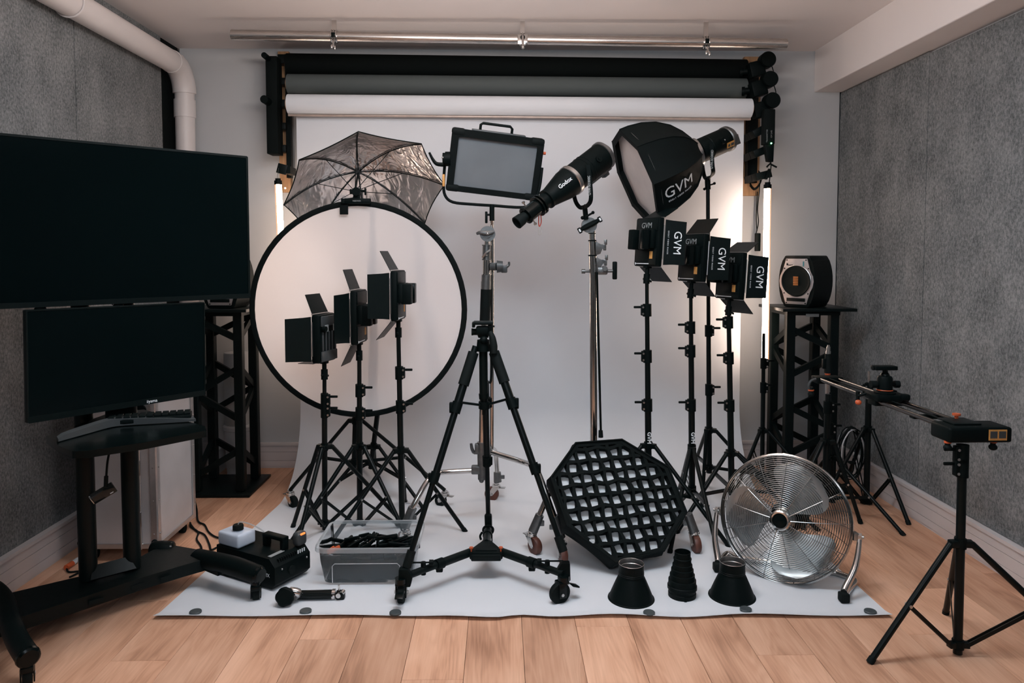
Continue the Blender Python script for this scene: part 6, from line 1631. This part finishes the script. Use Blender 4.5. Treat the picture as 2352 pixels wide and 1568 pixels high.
MB().box(MG @ V((P2[6].x * 0.5 + P2[5].x * 0.45, P2[6].y * 0.5 + P2[5].y * 0.47, 0.004)), (0.02, 0.004, 0.014)).build('care_tag', M_['print'], gs, True)

# ================================================================== reflectors and snoot
def reflector(px, pyc, label, source=None):
    g = ground(px, pyc)
    t = thing('reflector', label, 'reflector', g, 'bell shaped black reflectors')
    MB().lathe([(0.083, 0.003), (0.0855, 0.0015), (0.087, 0.004), (0.086, 0.008), (0.0815, 0.010), (0.079, 0.018), (0.068, 0.045), (0.055, 0.075), (0.050, 0.086), (0.0465, 0.092), (0.0465, 0.132), (0.0475, 0.134), (0.0475, 0.137), (0.0455, 0.138)], None, 48).build('shell', M_['black'], t)
    MB().lathe([(0.0455, 0.138), (0.0445, 0.132), (0.0445, 0.092), (0.050, 0.084), (0.066, 0.045), (0.081, 0.004)], None, 48).torus((0, 0, 0.118), (0, 0, 1), 0.0445, 0.0015, 36, 5).build('inner_lining', M_['steel'], t)
    MB().torus((0, 0, 0.137), (0, 0, 1), 0.0462, 0.0014, 48, 6).build('mouth_edge', M_['steel'], t)
    MB().torus((0, 0, 0.098), (0, 0, 1), 0.0466, 0.0010, 40, 5).torus((0, 0, 0.104), (0, 0, 1), 0.0466, 0.0010, 40, 5).build('groove_ring', BM, t, kind='stuff')
    return t
reflector(1449.5, 1376, 'black bell shaped reflector standing mouth up in front of the grid softbox')
reflector(1681, 1371, 'black bell shaped reflector standing mouth up in front of the round fan')
g = ground(1566.5, 1370)
sno = thing('snoot', 'stepped black conical snoot standing upright between the two reflectors', 'snoot', g)
pr_ = [(0.050, 0.0), (0.0515, 0.004), (0.0515, 0.020), (0.0495, 0.022), (0.0500, 0.030), (0.0545, 0.034), (0.0545, 0.046), (0.0515, 0.048), (0.0510, 0.068), (0.0465, 0.0695), (0.0460, 0.088), (0.0418, 0.0895), (0.0413, 0.108), (0.0372, 0.1095), (0.0367, 0.126), (0.0330, 0.1275), (0.0320, 0.143), (0.0335, 0.145), (0.0335, 0.149), (0.0300, 0.151), (0.0295, 0.172), (0.0280, 0.172), (0.0280, 0.02)]
MB().lathe([(r * 1.0, z) for r, z in pr_], None, 48).build('shell', M_['black'], sno)
MB().torus((0, 0, 0.172), (0, 0, 1), 0.029, 0.0012, 36, 6).build('mouth_edge', BM, sno)
MB().box((0, -0.0515, 0.006), (0.010, 0.008, 0.008), b=0.002).build('bayonet_tab', BLK, sno)

# ================================================================== round floor fan
fcn = at(1801, 1190, 2.86)
fn = V((-0.52, -0.80, 0.18)).normalized()
fz = V((0, 0, 1)) - fn * fn.z; fz.normalize(); fxx = fz.cross(-fn) * -1
fxx = fn.cross(fz) * -1
MFn = MX(fcn, fxx, fz)                              # local x to the right, y up, z towards the viewer
if (MFn.to_3x3() @ V((0, 0, 1))).dot(fn) < 0: MFn = MX(fcn, -fxx, fz)
RF_ = 0.246
fan = thing('floor_fan', 'round chrome floor fan with wire guard and three blades on a bent tube stand', 'fan', (fcn.x, fcn.y, 0))
Lc = Matrix.Identity(4)
def dome(r): return 0.075 - 0.060 * (r / RF_) ** 2.3     # height of the front guard over the fan's middle plane
gd = MB(MFn).torus((0, 0, 0.0), (0, 0, 1), RF_, 0.006, 96, 8).build('front_guard', CH, fan, True)
nr = 27
for k in range(nr):
    r = 0.047 + (RF_ - 0.050) * k / (nr - 1)
    MB(MFn).torus((0, 0, dome(r)), (0, 0, 1), r, 0.00115, 72, 5).build('wire_ring', M_['wire'], gd, True)
for k in range(13):
    a = 2 * PI * k / 13 + 0.10; ca, sa = math.cos(a), math.sin(a)
    MB(MFn).tube([(ca * r, sa * r, dome(r) + 0.0015) for r in (0.036, 0.06, 0.10, 0.14, 0.18, 0.215, 0.238)] + [(ca * RF_, sa * RF_, 0.004)], 0.0014, 6).build('spoke', M_['wire'], gd, True)
MB(MFn).lathe([(0, 0.082), (0.026, 0.081), (0.029, 0.078), (0.029, 0.072)], None, 36).build('centre_badge', M_['black_gloss'], gd, True)
MB(MFn).lathe([(0.028, 0.082), (0.033, 0.083), (0.038, 0.080), (0.040, 0.072)], None, 40).build('centre_ring', CH, gd, True)
MB(MFn).lathe([(RF_ + 0.003, 0.006), (RF_ + 0.004, -0.012), (RF_ + 0.002, -0.020), (RF_ - 0.004, -0.020), (RF_ - 0.004, 0.006)], None, 96).build('rim_band', M_['keys_grey'], fan, True)
def rdome(r): return -0.125 + 0.11 * (r / RF_) ** 2.6
bkg = MB(MFn)
for k in range(20):
    r = 0.060 + (RF_ - 0.062) * k / 19
    bkg.torus((0, 0, rdome(r)), (0, 0, 1), r, 0.0013, 56, 4)
for k in range(24):
    a = 2 * PI * k / 24; bkg.tube([(math.cos(a + 0.15 * (1 - r / RF_)) * r, math.sin(a + 0.15 * (1 - r / RF_)) * r, rdome(r)) for r in (0.06, 0.1, 0.14, 0.18, 0.215, 0.245)], 0.0013, 5)
bkg.build('rear_guard', M_['wire'], fan, True, kind='stuff')
MB(MFn).lathe([(0, -0.02), (0.055, -0.025), (0.062, -0.04), (0.062, -0.125), (0.05, -0.14), (0, -0.142)], None, 32).build('motor', BLK, fan, True)
MB(MFn).lathe([(0, 0.040), (0.034, 0.036), (0.042, 0.02), (0.042, -0.02)], None, 32).build('rotor_hub', M_['blade'], fan, True)
for k, a0_ in enumerate((52, 172, 290)):
    rows_ = []
    for i in range(13):
        f = i / 12; r = 0.036 + 0.182 * f
        wid = math.radians(30 + 46 * math.sin(PI * min(1.0, f * 0.78)) ** 1.1) * (1.0 if f < 0.85 else 1 - ((f - 0.85) / 0.15) ** 2 * 0.45)
        row = []
        for j in range(11):
            g = j / 10 - 0.5
            a = math.radians(a0_) + g * wid * 1.15 + 0.30 * f
            z = 0.006 - g * 0.075 * (0.5 + 0.6 * f) + 0.010 * math.cos(g * PI) + 0.004 * math.exp(-((g + 0.18) / 0.05) ** 2) * (0.2 < f < 0.85)
            row.append((math.cos(a) * r, math.sin(a) * r, z + 0.012))
        rows_.append(row)
    mb = MB(MFn); mb.grid([[V(p) for p in r_] for r_ in rows_], 0.0012)
    mb.build('blade', M_['blade'], fan, True)
# stand: a chrome tube bent round the back, feet at the front
pR_ = MFn @ V((RF_ + 0.012, -0.02, -0.02)); pL_ = MFn @ V((-(RF_ + 0.012), -0.02, -0.02))
fR, fL = ground(1938, 1378, 0.012), ground(1648, 1308, 0.012)
bR = ground(1962, 1332, 0.016); bR2 = ground(1900, 1312, 0.016); bL2 = ground(1720, 1285, 0.016); bL = ground(1668, 1272, 0.016)
for nm, pp, ff, bb in (('r', pR_, fR, bR), ('l', pL_, fL, bL)):
    out = (pp - fcn); out.z = 0; out.normalize()
    MB().cyl(pp - out * 0.01, pp + out * 0.028, 0.006, seg=12).cyl(pp + out * 0.008, pp + out * 0.02, 0.014, seg=6).box(pp + V((0, 0, 0)) - out * 0.004, (0.02, 0.03, 0.03), b=0.004).build('pivot_bolt', ST, fan, True)
    MB().tube([pp + out * 0.014, pp.lerp(ff, 0.45) + out * 0.018, pp.lerp(ff, 0.85) + V((0, 0, 0.01)), ff + V((0, 0, 0.03))], [0.008, 0.012, 0.014, 0.012], 12, smooth=5).build('upright', CH, fan, True)
    MB().box(ff + V((0, 0, 0.012)), (0.034, 0.036, 0.034), b=0.006).build('rubber_foot', M_['rubber'], fan, True)
MB().tube([fR + V((0.004, 0.012, 0.010)), bR.lerp(fR, 0.35), bR + V((0, 0, 0)), bR.lerp(bR2, 0.5) + V((0, 0.02, 0)), bR2, bL2, bL.lerp(bL2, 0.4), bL, fL + V((0, 0.01, 0.008))], 0.0115, 14, smooth=6).build('base_tube', CH, fan, True)

# ================================================================== camera slider and its stands on the right
SY0 = ground(2200, 1483, 0.03).y + 0.03; SY1 = SY0 + 1.0
near = at(2230, 992, SY0); far = at(1902, 872, SY1)
SX = near.x; 
sl = thing('camera_slider', 'motorised twin rail camera slider lying across its stands at the right wall', 'camera slider', (near.x, (SY0 + SY1) / 2, near.z - 0.03))
sd = (far - near); sdir = sd.normalized(); sxx = sdir.cross(V((0, 0, 1))).normalized(); szz = sxx.cross(sdir)
def S_(x, y, z): return near + sxx * x + sdir * y + szz * z      # x right, y away, z up
MSl = MX(near, sxx, sdir)
Ls = sd.length
for x in (-0.044, 0.040):
    MB(MSl).cyl((x, 0.06, 0.004), (x, Ls - 0.01, 0.004), 0.0085, seg=16).build('rail', M_['rail'], sl, True)
MB(MSl).box((0.006, (Ls + 0.06) / 2, 0.006), (0.008, Ls - 0.08, 0.002)).box((-0.006, (Ls + 0.06) / 2, 0.010), (0.008, Ls - 0.08, 0.002)).build('drive_belt', M_['rubber'], sl, True)
MB(MSl).box((0, Ls * 0.45 * 0.55, -0.004), (0.10, 0.03, 0.012), b=0.002).build('cross_brace', BLK, sl, True)
eb = MB(MSl).box((0.012, 0.02, -0.003), (0.205, 0.105, 0.050), b=0.009, seg=3).build('near_end_housing', BLK, sl, True)
MB(MSl).box((0.065, -0.0335, -0.002), (0.058, 0.002, 0.034), b=0.0).build('orange_label', M_['orange_label'], eb, True)
MB(MSl).box((0.051, -0.035, -0.001), (0.022, 0.002, 0.022)).box((0.079, -0.035, -0.001), (0.022, 0.002, 0.022)).build('label_print', M_['keys_grey'], eb, True)
MB(MSl).box((-0.01, 0.045, 0.025), (0.09, 0.09, 0.006), b=0.002).build('top_cover', BM, eb, True)
MB(MSl).cyl((0.0, 0.075, 0.025), (0.0, 0.075, 0.038), 0.006, seg=12).cyl((0.0, 0.075, 0.038), (0.0, 0.075, 0.044), 0.013, seg=16).build('orange_screw', M_['orange'], eb, True)
def sfoot(x, y, r=0.013):
    f = MB(MSl).cyl((x, y, -0.030), (x, y, -0.044), 0.008, seg=12).sphere((x, y, -0.048), r, (1, 1, 0.8)).build('levelling_foot', M_['rubber'], sl, True)
    MB(MSl).cyl((x, y, -0.026), (x, y, -0.033), 0.011, seg=16).build('orange_ring', M_['orange'], f, True)
sfoot(-0.078, -0.005); sfoot(0.070, -0.005)
MB(MSl).box((0.0, Ls + 0.01, 0.0), (0.12, 0.07, 0.030), b=0.006).build('far_end_housing', BLK, sl, True)
MB(MSl).tube([(-0.06, Ls - 0.01, 0.006), (-0.085, Ls - 0.01, -0.004), (-0.094, Ls - 0.01, -0.028), (-0.088, Ls - 0.01, -0.04)], 0.006, 8, smooth=4).build('end_bracket', M_['keys_grey'], sl, True)
f_ = MB(MSl).sphere((-0.082, Ls - 0.01, -0.062), 0.014).cyl((-0.082, Ls - 0.01, -0.03), (-0.082, Ls - 0.01, -0.055), 0.010, seg=12).build('levelling_foot', M_['rubber'], sl, True)
MB(MSl).cyl((-0.082, Ls - 0.01, -0.042), (-0.082, Ls - 0.01, -0.048), 0.013, seg=16).build('orange_ring', M_['orange'], f_, True)
yc = Ls * 0.505
cr = MB(MSl).box((0, yc, 0.018), (0.125, 0.105, 0.026), b=0.006).box((0.0, yc, -0.004), (0.12, 0.06, 0.02), b=0.004).build('carriage', BLK, sl, True)
for s in (-1, 1):
    MB(MSl).box((0.045, yc + s * 0.045, 0.024), (0.034, 0.03, 0.024), b=0.006).build('wheel_block', BLK, cr, True)
MB(MSl).cyl((-0.06, yc + 0.04, 0.022), (-0.092, yc + 0.045, 0.012), 0.006, seg=10).cyl((-0.088, yc + 0.05, 0.030), (-0.088, yc + 0.05, -0.006), 0.008, seg=10).build('lock_arm', BM, cr, True)
MB(MSl).sphere((-0.090, yc + 0.04, -0.012), 0.012, (1, 1, 0.85)).build('orange_knob', M_['orange'], cr, True)
bh = thing('ball_head', 'black tripod ball head with an orange ring mounted on the slider carriage', 'tripod head', S_(-0.01, yc, 0.032))
MBh = MSl @ T(-0.008, yc, 0.030)
MB(MBh).lathe([(0, 0), (0.040, 0), (0.040, 0.006), (0.029, 0.010), (0.029, 0.014)], None, 28).build('base', BLK, bh, True)
MB(MBh).lathe([(0.0295, 0.013), (0.0305, 0.015), (0.0295, 0.017)], None, 28).build('orange_ring', M_['orange'], bh, True)
MB(MBh).lathe([(0.028, 0.016), (0.028, 0.060), (0.024, 0.068), (0.014, 0.072), (0, 0.072)], None, 28, True).build('housing', BLK, bh, True)
MB(MBh).cyl((0, 0, 0.066), (0, 0, 0.095), 0.0105, seg=16).sphere((0, 0, 0.068), 0.018).build('ball_stem', M_['black_gloss'], bh, True)
MB(MBh).box((-0.004, 0, 0.101), (0.086, 0.044, 0.016), b=0.003).cyl((-0.05, 0, 0.100), (-0.042, 0, 0.100), 0.009, seg=14).build('plate_clamp', BLK, bh, True)
MB(MBh).cyl((0.026, 0, 0.036), (0.044, 0, 0.036), 0.007, seg=12).cyl((0.038, 0, 0.036), (0.056, 0, 0.036), 0.014, seg=18).build('side_knob', M_['rubber'], bh, True)
MB(MBh).cyl((-0.026, 0, 0.036), (-0.036, 0, 0.036), 0.007, seg=12).cyl((-0.033, 0, 0.036), (-0.056, 0, 0.036), 0.0145, seg=18).build('friction_knob', M_['rubber'], bh, True)

g_ = ground(2200, 1483, 0.03)
bN = V((g_.x, g_.y, 0))
tpn = at(2207, 1016, SY0)
light_stand('nearest black stand at far right under the near end of the slider', (bN.x, bN.y), at(2210, 1250, bN.y).z, 0.42, ((1997, 1522), 350, (2172, 1409)), V((tpn.x, bN.y + 0.02, near.z - 0.04)), rp=0.0150, clamps=[at(2207, 1078, bN.y).z, at(2207, 1045, bN.y).z], zh=0.036, lr=0.0115, knob=-1)
yS = 3.50
c_ = at(1893, 985, yS)
light_stand('black stand under the far end of the slider, partly hidden by the fan', (c_.x + 0.01, yS), c_.z - 0.06, 0.36, ((1977, 1202), 215, 95), at(1902, 905, yS), rp=0.016, clamps=[at(1900, 935, yS).z], zh=at(1893, 1120, yS).z, lr=0.011)
yT = 3.72
c_ = at(1994, 985, yT)
light_stand('black stand beside the right wall behind the slider, a steel pin at its top', (c_.x, yT), c_.z, 0.36, ((2088, 1205), 205, 80), at(1996, 878, yT), rp=0.0165, clamps=[at(1995, 893, yT).z], zh=at(1993, 1150, yT).z, lr=0.011, knob=-1)
st3 = [o for o in bpy.data.objects if str(o.get('label', '')).startswith('black stand beside the right wall')][0]
MB().cyl(at(1996, 878, yT), at(1995.5, 852, yT), 0.006, seg=12).cyl(at(1996, 866, yT), at(1995.5, 862, yT), 0.008, seg=12).build('steel_spigot', ST, st3, True)
# boom pole standing by the right truss with a steel pin and red ring
bp_ = thing('boom_head', 'black swivel head with steel pin and red ring between truss tower and slider end', 'boom head', at(1902, 905, 3.62))
Yb_ = 3.64
MB().cyl(at(1902, 856, Yb_), at(1902, 812, Yb_), 0.019, 0.015, seg=20).build('body', M_['rubber'], bp_, True)
MB().cyl(at(1902, 813, Yb_), at(1902.5, 806, Yb_), 0.012, seg=16).cyl(at(1902.5, 807, Yb_), at(1903, 796, Yb_), 0.009, seg=16).cyl(at(1903, 797, Yb_), at(1903, 792, Yb_), 0.006, seg=12).build('steel_pin', ST, bp_, True)
MB().cyl(at(1901, 861, Yb_), at(1901, 855, Yb_), 0.012, 0.016, seg=18).build('red_ring', M_['orange'], bp_, True)
MB().box(at(1893, 835, Yb_), (0.020, 0.02, 0.05), b=0.004).build('side_grip', BLK, bp_, True)
MB().cyl(at(1901, 905, Yb_), at(1901, 858, Yb_), 0.012, seg=14).build('rod', ST, bp_, True)
c_ = at(1915, 1051, 3.62)
light_stand('low black stand between the slider end and the fan, holding the swivel head', (c_.x, 3.62), c_.z, 0.36, ((2077, 1230), 225, 90), at(1903, 900, 3.64), rp=0.014, clamps=[at(1908, 985, 3.62).z], zh=at(1915, 1140, 3.62).z, lr=0.0105)
# coil of cable on the truss
cl_ = thing('cable_coil', 'coil of black and white cables hanging on the right truss tower behind the slider stands', 'cable', at(1955, 1100, 3.80))
random.seed(3)
cyk = at(1955, 1040, 3.80)
for k in range(9):
    rx, rz_ = 0.045 + 0.009 * (k % 4), 0.118 + 0.006 * (k % 5)
    pts = [cyk + V((rx * math.cos(a) + random.uniform(-.004, .004), 0.02 * math.sin(a + k) + (k - 4) * 0.006, rz_ * math.sin(a) + random.uniform(-.004, .004))) for a in [2 * PI * i / 14 for i in range(14)]]
    MB().tube(pts, 0.0034, 6, closed=True, smooth=3).build('loop', M_['white_plastic'] if k in (2, 6) else M_['rubber'], cl_, True)
MB().box(at(1957, 1062, 3.72), (0.032, 0.03, 0.012), b=0.003).build('cable_tie', M_['rubber'], cl_, True)
